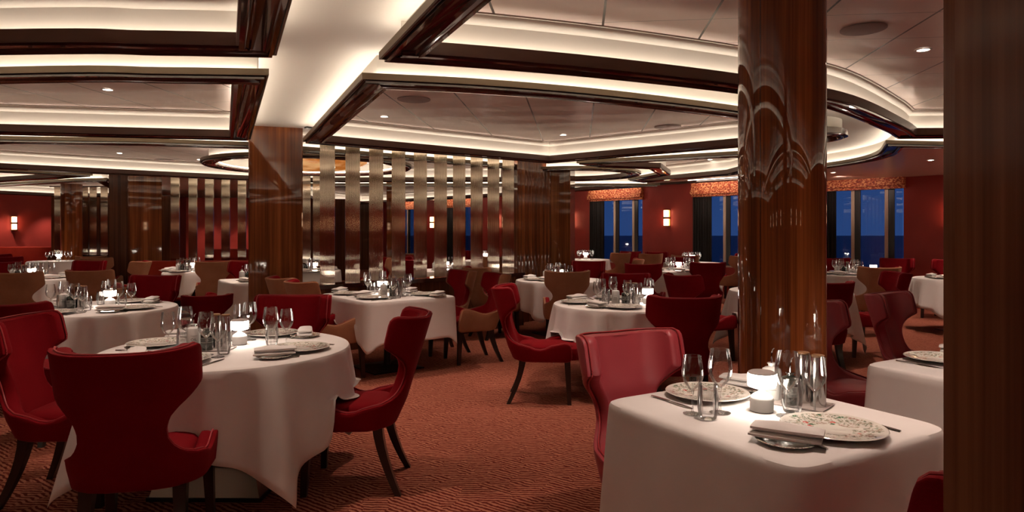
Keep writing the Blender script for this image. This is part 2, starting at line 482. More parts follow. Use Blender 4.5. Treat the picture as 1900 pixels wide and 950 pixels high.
FACE = [(.204,2.42),(.218,2.42),(.218,2.492),(.204,2.492)]
BOX = [(.12,ZC),(.12,2.455),(.14,2.455),(.14,2.632),(.150,2.638),(.165,2.648),(.173,2.668),(.170,2.688),(.180,2.696)]
BEAD = [(.176,2.697),(.192,2.697),(.192,2.689),(.182,2.689)]
n_cof = 0; holes = []
def coffer(P, panel_z=2.696, low=False, pm=None):
    global n_cof
    n_cof += 1; P = ccw(P)
    mb = MB(); sweep(mb, P, RING)
    ring = struct('trim_%d' % (n_cof+1), mb, M['lacquer'], smooth=True)
    mb = MB(); sweep(mb, P, LIP); obj('bronze_lip', mb, M['bronze'], ring)
    mb = MB(); sweep(mb, P, [(.082,2.447),(.113,2.447),(.113,2.457),(.082,2.457)]); obj('light_strip', mb, M['led'], ring)
    if low:
        mb = MB(); flat(mb, offset(P, .19), 2.445); c = struct('ceiling.%03d' % (n_cof), mb, M['panel_flat'])
        mb = MB(); sweep(mb, P, [(.12,ZC),(.12,2.455)], False); obj('soffit', mb, M['cream'], c)
    else:
        mb = MB(); sweep(mb, P, FACE); obj('inner_face', mb, M['brownface'], ring)
        mb = MB(); sweep(mb, P, [(.178,2.446),(.202,2.446),(.202,2.456),(.178,2.456)]); obj('light_strip', mb, M['led_in'], ring)
        mb = MB(); sweep(mb, P, BOX, False); c = struct('ceiling.%03d' % (n_cof), mb, M['cream'], smooth=True)
        mb = MB(); sweep(mb, P, BEAD); obj('bead', mb, M['brownface'], c)
        mb = MB(); flat(mb, offset(P, .178), panel_z); obj('ceiling_panel', mb, pm or M['panel'], c, smooth=False)
    holes.append(offset(P, .12))
zb, zl = 2.42, 2.455
nl = smooth([atz(703,112,zb), atz(920,127,zb), atz(1137,146,zb), atz(1372,173,zb), atz(1530,200,zb), atz(1633,240,zb), (4.12,7.12)])
coffer(nl + [(4.55,7.10),(9.4,6.2),(9.4,-1.6),(1.69,-1.6)])                                  # A
nr = smooth([atz(672,138,zl), atz(900,150,zl), atz(1137,170.5,zl), atz(1372,199.6,zl), (2.45,6.0),(3.0,6.75)])
coffer(nr + [(3.05,7.5), atz(1372,272,zb), atz(1018,302,zb), atz(562,264,zb)])                # B
coffer([atz(513,105,zb)] + smooth([atz(513,105,zb), atz(300,101,zb), atz(0,100,zb), (-7.5,4.1)])[1:] + [(-7.5,-1.6),(.98,-1.6)])
coffer([(2.0,-2.2),(9.4,-2.2),(9.4,-5.0),(2.0,-5.0)]); coffer([(2.0,-5.6),(9.4,-5.6),(9.4,-8.6),(2.0,-8.6)])
coffer([(-7.5,-2.2),(1.3,-2.2),(1.3,-5.0),(-7.5,-5.0)]); coffer([(-7.5,-5.6),(1.3,-5.6),(1.3,-8.6),(-7.5,-8.6)])
coffer([(-16.5,-8.6),(-8.1,-8.6),(-8.1,-2.2),(-16.5,-2.2)]); coffer([(-16.5,-1.6),(-8.1,-1.6),(-8.1,7.3),(-16.5,8.0)])  # C
dn = smooth([atz(499,131,zl), atz(300,128,zl), atz(0,127.5,zl), (-7.5,4.75)])
coffer(dn + [(-7.8,6.75)] + smooth([atz(0,248.5,zb), atz(465,259.5,zb)], 2))                  # D
coffer([(-11.5,8.7)] + [atz(0,254,zl), atz(250,258,zl), atz(460,265,zl), (-1.55,8.95), (.05,10.25), (.0,13.1), (-4.2,13.3), (-5.1,12.8), (-6.9,11.5), (-8.3,10.4), (-11.5,9.9)])   # F
coffer([(.95,9.75),(2.95,8.62),(3.55,8.95),(3.95,10.0),(3.92,11.5),(2.65,13.4),(2.25,12.85),(2.55,11.6),(2.15,10.5),(1.3,10.2)])  # G
coffer([(4.30,7.62),(5.0,7.72),(9.5,7.0),(9.5,10.46),(6.0,14.08),(5.2,14.91),(4.35,12.2)] + smooth([(4.62,10.7),(4.88,9.6),(4.78,8.7),(4.30,7.62)],4)[:-1], low=True)   # H
coffer([(-14,11.2),(-11.5,10.45),(-8.55,10.8),(-7.5,11.85),(-8.5,12.45),(-10.3,13.3),(-14,14.6)])
coffer([(-14.5,15.3),(-11.1,14.2),(-8.6,13.0),(-7.85,12.85),(-8.9,15),(-10,18.2),(-12.6,18.6)])
coffer([(-5.2,14.2),(3.2,14.3),(-.5,18.6),(-5.3,23.3),(-6.2,20)])
def circle(cx, cy, r, n=40): return [(cx+r*math.cos(2*PI*i/n), cy+r*math.sin(2*PI*i/n)) for i in range(n)]
coffer(circle(1.05,11.75,1.22))
ce = MB(); flat(ce, [(-17.3,-9.15),(10.0,-9.15),(10.0,10.4),(-6.6,27.2),(-9.6,25),(-17.3,17.2)], ZC, holes)
struct('ceiling', ce, M['cream'])
# the hanging round drum over the middle of the room
P = circle(-3.12,10.25,1.55,64)
dr = thing('hanging_ceiling_ring', 'round dark rimmed light ring hung under the ceiling left of the steel slats', 'ceiling ring')
mb = MB(); sweep(mb, P, RING); obj('rim', mb, M['lacquer'], dr)
mb = MB(); sweep(mb, P, LIP); obj('bronze_lip', mb, M['bronze'], dr)
mb = MB(); sweep(mb, P, [(.082,2.447),(.113,2.447),(.113,2.457),(.082,2.457)]); obj('light_strip', mb, M['led'], dr)
mb = MB(); sweep(mb, P, [(.12,2.695),(.12,2.44)], False); obj('drum', mb, M['cream'], dr)
mb = MB(); flat(mb, offset(P, .13), 2.60); obj('drum_ceiling', mb, M['cream'], dr, smooth=False)
mb = MB(); sweep(mb, P, [(.24,2.45),(.26,2.45),(.26,2.46),(.24,2.46)]); obj('light_strip', mb, M['led_in'], dr)
ch = thing('chandelier', 'shallow amber glass ceiling lamp inside the round hanging ring', 'lamp', (-3.12,10.25,0))
mb = MB(); mb.lathe([(0,2.36),(.35,2.375),(.62,2.41),(.80,2.46),(.86,2.50),(.82,2.51),(0,2.52)], 48); obj('glass_bowl', mb, M['amber'], ch)
mb = MB(); mb.lathe([(.12,2.52),(.12,2.598)], 24); obj('mount', mb, M['blackmetal'], ch)
# small round trim on the big pillar's island
isl = MB(); sweep(isl, circle(3.15,7.35,.52,40), [(0,2.50),(0,2.44),(.03,2.43),(.07,2.43),(.08,2.47),(.12,2.50)])
tag(obj('round_ceiling_trim', isl, M['lacquer']), 'small dark round ceiling trim just right of the big round pillar', 'ceiling trim')
isl = MB(); isl.lathe([(.46,2.49),(.46,ZC-.002)], 40, 3.15, 7.35); struct('trim_40', isl, M['cream'], smooth=True)

# ceiling fittings
def downlight(px, py, z, label):
    x, y = atz(px, py, z)
    t = thing('recessed_downlight', label, 'ceiling light', (x, y, z), 0, 'recessed ceiling downlights')
    mb = MB(); mb.lathe([(.040,-.001),(.055,-.001),(.055,-.006),(.040,-.006)], 20, cap=False); obj('bezel', mb, M['whitebody'], t)
    mb = MB(); mb.lathe([(.0,-.003),(.040,-.003)], 20, cap=False); obj('lens', mb, M['downlens'], t)
for px, py, z, lb in [(200,166,2.695,'small round lit downlight in the near left panelled ceiling'),
                   (713,216,2.695,'small round lit downlight in the middle coffer beside its left beam'),
                   (1045,250,2.695,'small round lit downlight at the far corner of the middle coffer'),
                   (1713,92,2.695,'small round lit downlight at upper right near the foreground pillar'),
                   (222,284,2.695,'small round lit downlight in the coffer above the left wood pillars'),
                   (370,296,2.695,'small round lit downlight left of the round hanging ring'),
                   (1317,296,2.695,'small lit downlight in the far coffer left of the big round pillar'),
                   (1727,297,2.445,'small lit downlight in the rosy ceiling over the right red wall'),
                   (1546,320,2.445,'small lit downlight above the right window valance')]:
    downlight(px, py, z, lb)
for px, py, r, lb in [(1602,53,.135,'large round flush speaker grille at upper right ceiling'), (1239,235,.16,'round flush speaker grille in the middle coffer ceiling'),
                      (305,297,.17,'round flush speaker grille in the coffer above the left wood pillars'), (768,184,.16,'faint round flush speaker grille behind the middle coffer near beam')]:
    x, y = atz(px, py, 2.695); mb = MB(); mb.lathe([(r,-.001),(r,-.007),(r-.01,-.010),(0,-.010)], 40)
    tag(obj('ceiling_speaker', mb, M['speaker'], loc=(x, y, 2.695)), lb, 'speaker')

# ---------------------------------------------------------------- pillars
def pillar_box(name, cx, cy, a, lx, ly, label, mat, top=ZC-.001, seams=()):
    t = thing(name, label, 'pillar', (cx, cy, 0), a)
    mb = MB(); b = .006
    loops = []
    def rr(ix, z): 
        x, y = lx/2-ix, ly/2-ix; c = .012
        return [(x,-y+c,z),(x,y-c,z),(x-c,y,z),(-x+c,y,z),(-x,y-c,z),(-x,-y+c,z),(-x+c,-y,z),(x-c,-y,z)]
    mb.loft([rr(0, .10), rr(0, top)]); obj('cladding', mb, mat, t)
    mb = MB(); mb.loft([rr(-.012, 0), rr(-.012, .10)]); obj('plinth', mb, M['blackmetal'], t)
    return t
x0, y0 = atd(512, 7.62)
pillar_box('square_pillar', x0-.094, y0+.264, math.radians(19.6), .59, .56, 'polished square rosewood pillar left of the large slatted screen', M['wood'])
t = thing('round_pillar', 'big polished oval rosewood pillar behind the front square table', 'pillar', (1.48,3.64,0))
mb = MB(); N = 64
def oval(r, z): return [(r*math.cos(2*PI*i/N), r*math.sin(2*PI*i/N), z) for i in range(N)]
mb.loft([oval(.226, .10), oval(.226, 2.695)]); obj('cladding', mb, M['wood_round'], t)
mb = MB(); mb.loft([oval(.236, 0), oval(.236, .10)]); obj('plinth', mb, M['blackmetal'], t)
for a in (221, 101, 341):
    mb = MB(); c, s_ = math.cos(math.radians(a)), math.sin(math.radians(a)); mb.obox(.2258*c, .2258*s_, math.radians(a), .0035, .0035, .1, 2.695)
    obj('seam', mb, M['lacquer'], t, smooth=False)
# foreground right pillar
pillar_box('foreground_pillar', .796, .764, math.radians(-33), .50, .12, 'dark rosewood pillar face filling the right edge of the picture', M['wood_front'], top=2.695)
# composite pillar beyond the slats
t = thing('fluted_pillar', 'fluted rosewood pillar at the right end of the large slatted screen', 'pillar', (0,0,0))
xa, ya = atd(960, 10.25); xb, yb = atd(1020, 10.9); xc, yc = atd(1058, 10.75)
mb = MB()
n = 9; pts = []
for i in range(n*4+1):
    f = i/(n*4); bul = .035*abs(math.sin(PI*n*f))
    pts.append((xa+(xb-xa)*f + bul*.75, ya+(yb-ya)*f - bul*.65))
poly = pts + [(xb-.05, yb+.5), (xa-.25, ya+.55)]
mb.loft([[(x, y, .0) for x, y in poly], [(x, y, ZC-.001) for x, y in poly]]); obj('fluted_face', mb, M['wood'], t)
mb = MB(); mb.loft([[(x, y, z) for x, y in [(xb+.005, yb-.04), (xc, yc-.02), (xc+.12, yc+.45), (xb+.02, yb+.5)]] for z in (0, ZC-.001)])
obj('flat_face', mb, M['wood'], t, smooth=False)
xa, ya = atd(270, 12.75)
pillar_box('square_pillar', xa-.13, ya+.22, math.radians(29), .58, .50, 'wide rosewood pillar at left end of the smaller slatted screen', M['wood'])
xa, ya = atd(222, 12.9)
pillar_box('square_pillar', xa-.13, ya+.22, math.radians(30), .36, .50, 'narrow rosewood pillar standing beside the wide left one', M['wood_dark'])
xa, ya = atd(133, 16.6)
t = thing('round_pillar', 'slim round rosewood pillar in the far left distance', 'pillar', (xa, ya, 0))
mb = MB(); mb.lathe([(.235,0),(.235,ZC-.001)], 32); obj('cladding', mb, M['wood_round'], t)

# ---------------------------------------------------------------- slatted screens
def screen(name, label, slats, base_pts, zbase, wd, gap_h):
    t = thing(name, label, 'room divider')
    for (x, y, a) in slats:
        mb = MB(); th = .012
        mb.box(-wd/2, wd/2, -th/2, th/2, 0, gap_h)
        obj('slat', mb, M['slat'], t, loc=(x, y, zbase+.03), rz=a, smooth=False)
    (x0, y0), (x1, y1) = base_pts; L = math.hypot(x1-x0, y1-y0); a = math.atan2(y1-y0, x1-x0)
    mb = MB(); mb.obox((x0+x1)/2, (y0+y1)/2, a, L, .22, 0, zbase-.02); obj('base_wall', mb, M['wood_dark'], t, smooth=False)
    mb = MB(); mb.obox((x0+x1)/2, (y0+y1)/2, a, L, .28, zbase-.02, zbase+.03); obj('cap', mb, M['lacquer'], t, smooth=False)
    mb = MB(); mb.obox((x0+x1)/2, (y0+y1)/2, a, L, .06, zbase+.03+gap_h-.0, zbase+.05+gap_h); obj('top_rail', mb, M['blackmetal'], t, smooth=False)
    return t
def pxd(n): return 7.78*(1+.0305*n)
pcs = [607.5, 654.5, 698, 739.5, 780, 817.5, 852, 884.5, 915.5, 943]
sl = []
for i, p in enumerate(pcs):
    x, y = atd(p, pxd(i)); sl.append((x, y, math.radians(6)))
a0 = atd(567, pxd(-.75)); a1 = atd(962, pxd(9.9))
screen('slatted_screen', 'large screen of tall brushed steel slats between the two square wood pillars', sl, (a0, a1), .77, .172, 1.80)
sl = []
for i, p in enumerate([325, 358, 388.5, 418.7, 449]):
    x, y = atd(p, 13.05+i*.12); sl.append((x, y, math.radians(-3)))
screen('slatted_screen', 'smaller steel slat screen left of the square middle pillar', sl, (atd(300,13.0), atd(466,13.7)), .80, .175, 1.77)
sl = []
for i, p in enumerate([107.5, 157, 173, 193.5]):
    x, y = atd(p, 17.2); sl.append((x, y, 0))
screen('slatted_screen', 'distant steel slat screen flanking the far left round pillar', sl, (atd(93,17.2), atd(203,17.2)), .80, .185, 1.76)
sl = []
for i, p in enumerate([568, 589]):
    x, y = atd(p, 12.6); sl.append((x, y, 0))
screen('slatted_screen', 'two narrow distant steel slats just right of the square middle pillar', sl, (atd(555,12.6), atd(600,12.6)), .80, .17, 1.76)
# service walls seen between the far left slats
mb = MB(); x0, y0 = atd(95, 18.6); x1, y1 = atd(330, 18.6); mb.box(x0, x1, y0, y0+.1, 0, 2.45); struct('wall_partition', mb, M['wood_dark'])
mb = MB(); x0, y0 = atd(520, 19.5); x1, y1 = atd(640, 19.5); mb.box(x0, x1, y0, y0+.1, 0, 2.40); struct('wall_service', mb, M['wood_dark'])
mb = MB(); x0, y0 = atd(345, 18.9); x1, y1 = atd(462, 18.9); mb.box(x0, x1, y0, y0+.1, 0, 2.40); struct('wall_inner', mb, M['wall'])
for i, (p, D) in enumerate([(735, 14.5)]):
    xa, ya = atd(p, D); pillar_box('square_pillar', xa, ya, 0, .36, .36, 'rosewood pillar seen between slats behind the large screen', M['wood'], top=2.6)

# ---------------------------------------------------------------- sconces
def sconce(x, y, z, a, label):
    t = thing('wall_sconce', label, 'wall lamp', (x, y, z), a, 'paired glass wall sconces')
    mb = MB(); mb.box(-.07,.07,-.004,.012,-.21,.21); obj('back_plate', mb, M['sconceframe'], t, smooth=False)
    for s_ in (-1, 1):
        mb = MB(); zc = s_*.105; mb.lathe([(0,zc-.078),(.055,zc-.078),(.06,zc-.073),(.06,zc+.073),(.055,zc+.078),(0,zc+.078)], 20, 0, -.06); obj('glass_shade', mb, M['sconce'], t)
    for za, zb_ in ((-.018,.018),(-.20,-.19),(.19,.20)):
        mb = MB(); mb.box(-.068,.068,-.128,.0,za,zb_); obj('bracket', mb, M['sconceframe'], t, smooth=False)
wa = math.atan2(-1/.966, 1)
for X, lb in [(1.70,'lit glass sconce on the red wall just right of the fluted pillar'), (3.83,'lit glass sconce on the red wall between the two left windows'),
              (7.95,'lit glass sconce on the dark red wall at the foreground pillar'), (-.40,'lit glass sconce seen between the last slats by the fluted pillar'), (-2.65,'distant lit sconce seen between the middle slats')]:
    p = along(X, .085); sconce(p[0], p[1], 1.76, wa, lb)
for i, X in enumerate((-13,-10,-7,-4,-1,2,5,8)): sconce(X, -9.02, 1.76, PI, 'sconce on the rear wall seen only as a glow mirrored in the slats')
# left wall sconces
def lw(px):
    s_ = (px-CX)/F_PX; t_ = ((-17.2) - s_*16.6)/(s_-1); return (-17.2+t_, 16.6+t_)
p = lw(25); sconce(p[0]+.06, p[1]-.06, 1.68, PI/4, 'lit glass sconce on the far left red wall')

# ---------------------------------------------------------------- chairs
A_, R_ = .083, .158
def upath(s, d):
    """plan point on the U of the shell, d outward"""
    q = abs(s); sg = 1 if s >= 0 else -1
    if q < A_: x, y, nx, ny = q, 0, 0, -1
    elif q < A_ + R_*PI/2:
        a = (q-A_)/R_; x = A_+R_*math.sin(a); y = R_*(1-math.cos(a)); nx, ny = math.sin(a), -math.cos(a)
    else: x = A_+R_; y = R_+(q-A_-R_*PI/2); nx, ny = 1, 0
    return sg*(x+nx*d), y+ny*d-.27
def shellp(s, z, d):
    x, y = upath(s, d)
    if z > .45:
        k = min(1, max(0, (z-.45)/.12)); y -= .30*(z-.45) - .05*(1-k)*0
        x *= 1 + .04*(z-.45)
    else:
        y += (.45-z)*.45*max(0, min(1, (.05-y)/.30)); x *= 1-(.45-z)*.28
    return (x, y, z)
WP = [(.0,.34),(.03,.272),(.07,.220),(.13,.180),(.22,.156),(.32,.152),(.41,.164),(.49,.195),(.56,.240),(.615,.283),(.645,.312),(.665,.326),(.71,.332),(.90,.338),(.95,.336),(.985,.324),(1.0,.305)]
def interp(T, x):
    for (a, va), (b, vb) in zip(T, T[1:]):
        if x <= b: return va + (vb-va)*(x-a)/(b-a)
    return T[-1][1]
ARMZ = [(.34,.470),(.38,.452),(.42,.447),(.46,.455),(.52,.480),(.58,.492),(.63,.502),(.660,.497),(.672,.482)]
def grid_shell(ZJ, WP, ARMZ):
    NC, NR = 14, 26; SA = .34; pts = []; idx = {}
    def key(s, z):
        k = (round(s, 5), round(z, 5))
        if k not in idx: idx[k] = len(pts); pts.append((s, z))
        return idx[k]
    F = []
    rows = []
    rows_v = sorted(set([i/NR for i in range(NR+1)] + [v for v, _ in WP if v > .6]))
    for v in rows_v:
        w_ = interp(WP, v); r = []
        for i in range(NC+1):
            s = w_*(-1+2*i/NC); zt = .937+.022*(abs(s)/.36)**2; z = ZJ+(zt-ZJ)*v; r.append(key(s, z))
        rows.append(r)
    for a, b in zip(rows, rows[1:]):
        for i in range(NC): F.append((a[i], a[i+1], b[i+1], b[i]))
    # lower band
    cols = [-.672,-.66,-.63,-.58,-.52,-.46,-.42,-.38] + [SA*(-1+2*i/NC) for i in range(NC+1)] + [.38,.42,.46,.52,.58,.63,.66,.672]
    RB = 5; g = []
    for s in cols:
        zt = ZJ if abs(s) <= SA+1e-6 else interp(ARMZ, abs(s))
        z0 = .352 + (.02 if abs(s) > .665 else 0) + (.008 if abs(s) > .65 else 0); g.append([key(s, z0+(zt-z0)*j/RB) for j in range(RB+1)])
    for a, b in zip(g, g[1:]):
        for j in range(RB): F.append((a[j], b[j], b[j+1], a[j+1]))
    return pts, F
def make_shell(ZJ, WP, ARMZ):
    GP, GF = grid_shell(ZJ, WP, ARMZ)
    ed = {}
    for f in GF:
        for i in range(4):
            a, b = f[i], f[(i+1)%4]
            ed[(a, b)] = 1
    BE = [(a, b) for (a, b) in ed if (b, a) not in ed]
    nxt = {a: b for a, b in BE}
    loop = [BE[0][0]]
    while len(loop) <= len(BE):
        b = nxt[loop[-1]]
        if b == loop[0]: break
        loop.append(b)
    BN = {}
    for i, v in enumerate(loop):
        a = GP[loop[i-1]]; c = GP[loop[(i+1) % len(loop)]]
        t_ = Vector((c[0]-a[0], c[1]-a[1])).normalized(); BN[v] = Vector((-t_.y, t_.x))   # interior lies left of the loop
    def shell_layer(d, ins):
        out = []
        for i, (s, z) in enumerate(GP):
            if i in BN: s, z = s+BN[i].x*ins, z+BN[i].y*ins
            out.append(shellp(s, z, d))
        return out
    def shell_solid(d0, d1, e=.010):
        mb = MB(); n = len(GP)
        mb.v = shell_layer(d0, e) + shell_layer(d1, e)
        mb.f = [tuple(f[::-1]) for f in GF] + [tuple(i+n for i in f) for f in GF]
        rings = [list(loop)]
        q = (d1-d0)
        for dd, ins in ((d0+q*.12, e*.3), (d0+q*.35, 0), (d0+q*.65, 0), (d0+q*.88, e*.3)):
            o = len(mb.v)
            for v in loop:
                s, z = GP[v]; mb.v.append(shellp(s+BN[v].x*ins, z+BN[v].y*ins, dd))
            rings.append(list(range(o, o+len(loop))))
        rings.append([v+n for v in loop])
        L = len(loop)
        for a, b in zip(rings, rings[1:]):
            for i in range(L): mb.f.append((a[i], a[(i+1)%L], b[(i+1)%L], b[i]))
        return mb
    mb_in = shell_solid(-.050, .006, .014); mb_out = shell_solid(.004, .028, .008)
    mb_pipe = MB(); mb_pipe.tube([shellp(GP[v][0]-BN[v].x*.002, GP[v][1]-BN[v].y*.002, .005) for v in loop], .0042, 6, True)
    return mb_in, mb_out, mb_pipe
WP2 = [(.0,.34),(.03,.285),(.07,.235),(.13,.195),(.20,.175),(.28,.170),(.36,.182),(.43,.21),(.50,.25),(.56,.29),(.60,.315),(.62,.327),(.68,.333),(.90,.338),(.95,.336),(.985,.324),(1.0,.305)]
ARMZ2 = [(.34,.54),(.38,.532),(.42,.535),(.46,.545),(.52,.565),(.58,.582),(.63,.592),(.660,.588),(.672,.572)]
mb_in, mb_out, mb_pipe = make_shell(.47, WP, ARMZ)
tb_in, tb_out, tb_pipe = make_shell(.54, WP2, ARMZ2)
mb_seat = MB()
def seatloop(ins, z):
    P = []
    S = [-.66,-.58,-.5,-.42,-.36,-.3,-.25,-.2,-.15,-.1,0,.1,.15,.2,.25,.3,.36,.42,.5,.58,.66]
    for s in S:
        x, y = upath(s, -.052-ins); zz = min(z, .45)
        x *= 1-(.45-zz)*.28; P.append((x, y+(.45-zz)*.45*max(0, min(1, (.05-y)/.30)), z))
    fx = P[-1][0]; fy = P[-1][1]
    front = [(fx+.040-ins*.3, fy+.012), (fx+.042-ins*.3, fy+.050-ins), (fx+.015-ins*.2, fy+.075-ins), (fx-.06, fy+.085-ins), (0, fy+.09-ins), (-fx+.06, fy+.085-ins), (-fx-.015+ins*.2, fy+.075-ins), (-fx-.042+ins*.3, fy+.050-ins), (-fx-.040+ins*.3, fy+.012)]
    return P + [(a, b, z) for a, b in front]
lv = [seatloop(.02,.358), seatloop(.004,.364), seatloop(0,.39), seatloop(0,.435), seatloop(.006,.455), seatloop(.022,.468), seatloop(.05,.474)]
def shrink(L, f, z):
    cx, cy = 0, .02; return [(cx+(x-cx)*f, cy+(y-cy)*f, z) for x, y, _ in L]
lv += [shrink(lv[-1], .6, .482), shrink(lv[-1], .2, .485)]
mb_seat.loft(lv)
def legmb(front, sx):
    mb = MB(); L = []
    for k in range(7):
        f = k/6; z = .37*(1-f)
        if front: x, y, h = .205+.012*f, .195+.018*f, .025-.009*f
        else: x, y, h = .175+.040*f*f, -.17-.115*f**1.6, .027-.011*f
        L.append([(sx*x-h, y-h, z), (sx*x+h, y-h, z), (sx*x+h, y+h, z), (sx*x-h, y+h, z)])
    mb.loft(L[::-1]); return mb
ME = {'in': mb_in.mesh('backrest'), 'out': mb_out.mesh('outer_back'), 'pipe': mb_pipe.mesh('piping'), 'seat': mb_seat.mesh('seat')}
ME2 = {'in': tb_in.mesh('backrest'), 'out': tb_out.mesh('outer_back'), 'pipe': tb_pipe.mesh('piping'), 'seat': ME['seat']}
LEGS = [legmb(f, s_).mesh('leg', smooth=True) for f in (0, 1) for s_ in (-1, 1)]
for l_ in LEGS: l_.materials.append(M['legwood'])
def variant(me, mat):
    m2 = me.copy(); m2.materials.clear(); m2.materials.append(mat); return m2
CH = {}; ME1 = ME
for kind, (mi, mo, mp) in {'red': ('velvet','velvet','pipe'), 'tan': ('velvet','tan','pipe_tan'), 'rose': ('leather','leather','pipe')}.items():
    ME = ME2 if kind == 'tan' else ME1
    CH[kind] = dict(i=variant(ME['in'], M[mi]), o=variant(ME['out'], M[mo]), s=variant(ME['seat'], M[mi]), p=variant(ME['pipe'], M[mp]))
CHAIRS = []
def chair(kind, x, y, fx, fy, label, group=None):
    """seat centre x, y ; facing direction fx, fy"""
    rz = math.atan2(-fx, fy)
    nm = {'red':'dining_chair','tan':'dining_chair','rose':'dining_chair'}[kind]
    t = thing(nm, label, 'chair', (x, y, 0), rz, group or {'red':'red velvet wing chairs','tan':'wing chairs with tan backs','rose':'rose leather wing chairs'}[kind])
    c = CH[kind]
    link('outer_back', c['o'], None, t); bk = link('backrest', c['i'], None, t); link('seat', c['s'], None, t)
    link('piping', c['p'], None, bk)
    if kind == 'tan': t.children[0]['label'] = 'tan woven outer back'
    for l_ in LEGS: link('leg', l_, None, t)
    CHAIRS.append((x, y, rz)); return t
def facing(x, y, px_, py_):
    dx, dy = px_-x, py_-y; L = math.hypot(dx, dy); return dx/L, dy/L
def rot(d): a = math.radians(d); return (math.cos(a), math.sin(a))    # direction, 90 = away from camera

# tables: name -> (x, y, kind, size, rotation)
T = {
 'front':  (.905,2.38,'sq',(.78,.86),30),
 'right':  (2.28,3.12,'sq',(.80,.80),30),
 'mid':    (1.03,6.08,'rd',.64,4),
 'left':   (-1.60,3.74,'rd',.655,-1),
 'left2':  (-3.62,5.72,'rd',.65,20),
 'screen': (-1.30,6.90,'sq',(1.0,1.15),38),
 'far1':   (-5.42,11.25,'sq',(.85,.85),20),
 'far2':   (-3.47,9.1,'sq',(.9,.9),35),
 'midfar': (.66,9.15,'rd',.60,30),
 'tan':    (-6.85,9.45,'rd',.62,10),
 'dist1':  (-10.4,15.2,'rd',.6,0),
 'win1':   (1.80,16.2,'rd',.36*1.6,0),
 'cen':    (2.88,11.45,'sq',(.85,.85),15),
 'win2':   (3.92,14.4,'rd',.60,0),
 'pil':    (3.12,7.45,'rd',.64,20),
 'rt2':    (6.42,9.35,'rd',.66,0),
 'rt3':    (5.28,10.45,'rd',.60,0),
 'bs1':    (-3.35,11.25,'sq',(.8,.8),10),
 'bs2':    (-1.15,11.6,'sq',(.9,.9),25),
 'bs3':    (-.62,15.6,'rd',.6,0),
 'edge':   (-13.2,16.4,'rd',.6,0),
}
# ---- chairs (seat centre, facing)
C_ = chair
C_('red', -1.605, 2.92, *rot(103), 'large red velvet wing chair nearest the camera at front left')
C_('red', -2.33, 3.58, *rot(4), 'red velvet wing chair facing right at the left picture edge, four legs showing')
C_('red', -.90, 3.74, *rot(182), 'red velvet wing chair right of the front left round table, facing left')
C_('red', -1.56, 4.48, *rot(272), 'dark red wing chair on the far side of the front left round table')
C_('red', -3.28, 4.62, *rot(88), 'dark red wing chair half cut by the left edge, behind the side-on chair')
C_('red', -3.78, 6.72, *rot(268), 'dark red wing chair on the far side of the second left round table')
C_('tan', -5.75, 7.95, *rot(95), 'tan backed wing chair at the far left edge, left of its twin')
C_('tan', -5.18, 8.35, *rot(97), 'tan backed wing chair with a white cloth showing through beside its waist')
C_('red', -3.58, 7.75, *rot(118), 'low dark red chair between the second round table and the square pillar').scale = (1,1,.74)
C_('tan', -1.74, 6.44, *rot(38), 'tan backed wing chair left of the screen table, nearer of the pair')
C_('tan', -2.10, 6.93, *rot(38), 'tan backed wing chair left of the screen table against the pillar')
C_('tan', -.46, 7.28, *rot(205), 'red and tan wing chair right of the screen table, nearer of the pair')
C_('tan', -.86, 7.80, *rot(212), 'red and tan wing chair right of the screen table, farther of the pair')
C_('red', .27, 5.62, *rot(-4), 'red velvet wing chair side-on at the left of the middle round table')
C_('red', 1.24, 5.08, *rot(92), 'dark red wing chair with its back to the camera at the middle round table')
C_('red', 1.22, 7.05, *rot(262), 'red wing chair on the far side of the middle round table')
C_('tan', .66, 8.18, *rot(90), 'tan backed wing chair seen from behind, left of the middle round table')
C_('tan', -.22, 8.95, *rot(35), 'tan backed wing chair beyond the side-on red chair')
C_('red', 1.15, 10.3, *rot(255), 'red wing chair below the fluted pillar, just right of it')
C_('red', 2.02, 10.0, *rot(70), 'dark red wing chair behind the far chair of the middle table')
C_('tan', 1.85, 11.5, *rot(170), 'tan and dark red wing chair behind the middle of the room')
C_('red', 3.02, 10.45, *rot(88), 'tall dark red wing chair left of the big round pillar, back to camera')
C_('red', 2.13, 7.35, *rot(25), 'small red wing chair tilted beside the big round pillar')
C_('red', 3.55, 9.6, *rot(190), 'red wing chair partly hidden at the left edge of the big round pillar')
C_('red', 2.92, 6.45, *rot(88), 'dark red wing chair just right of the big round pillar, back to camera')
C_('red', 4.08, 7.62, *rot(172), 'red velvet wing chair with a tan disc showing behind its waist')
C_('tan', 4.92, 9.1, *rot(85), 'tan backed wing chair right of the big round pillar, back to camera')
C_('tan', 4.72, 10.1, *rot(10), 'tan wing chair edge touching the right side of the big round pillar')
C_('red', 5.72, 11.5, *rot(265), 'dark red wing chair under the right window')
C_('red', 6.66, 11.5, *rot(235), 'long dark red wing chair back beside the small lit lamp at right')
C_('red', 4.85, 11.6, *rot(300), 'red wing chair sliver under the right window drape')
C_('red', 7.05, 10.85, *rot(215), 'dark red wing chair below the right red wall')
C_('rose', .66, 2.72, *rot(-63), 'large rose leather wing chair behind the front square table')
C_('rose', 2.12, 4.02, *rot(-58), 'rose leather wing chair just right of the big round pillar')
C_('rose', 3.02, 4.72, *rot(-52), 'rose leather wing chair beyond the wine glass at the foreground pillar')
C_('red', .868, 1.60, *rot(120), 'red chair rim peeking out low beside the foreground pillar')
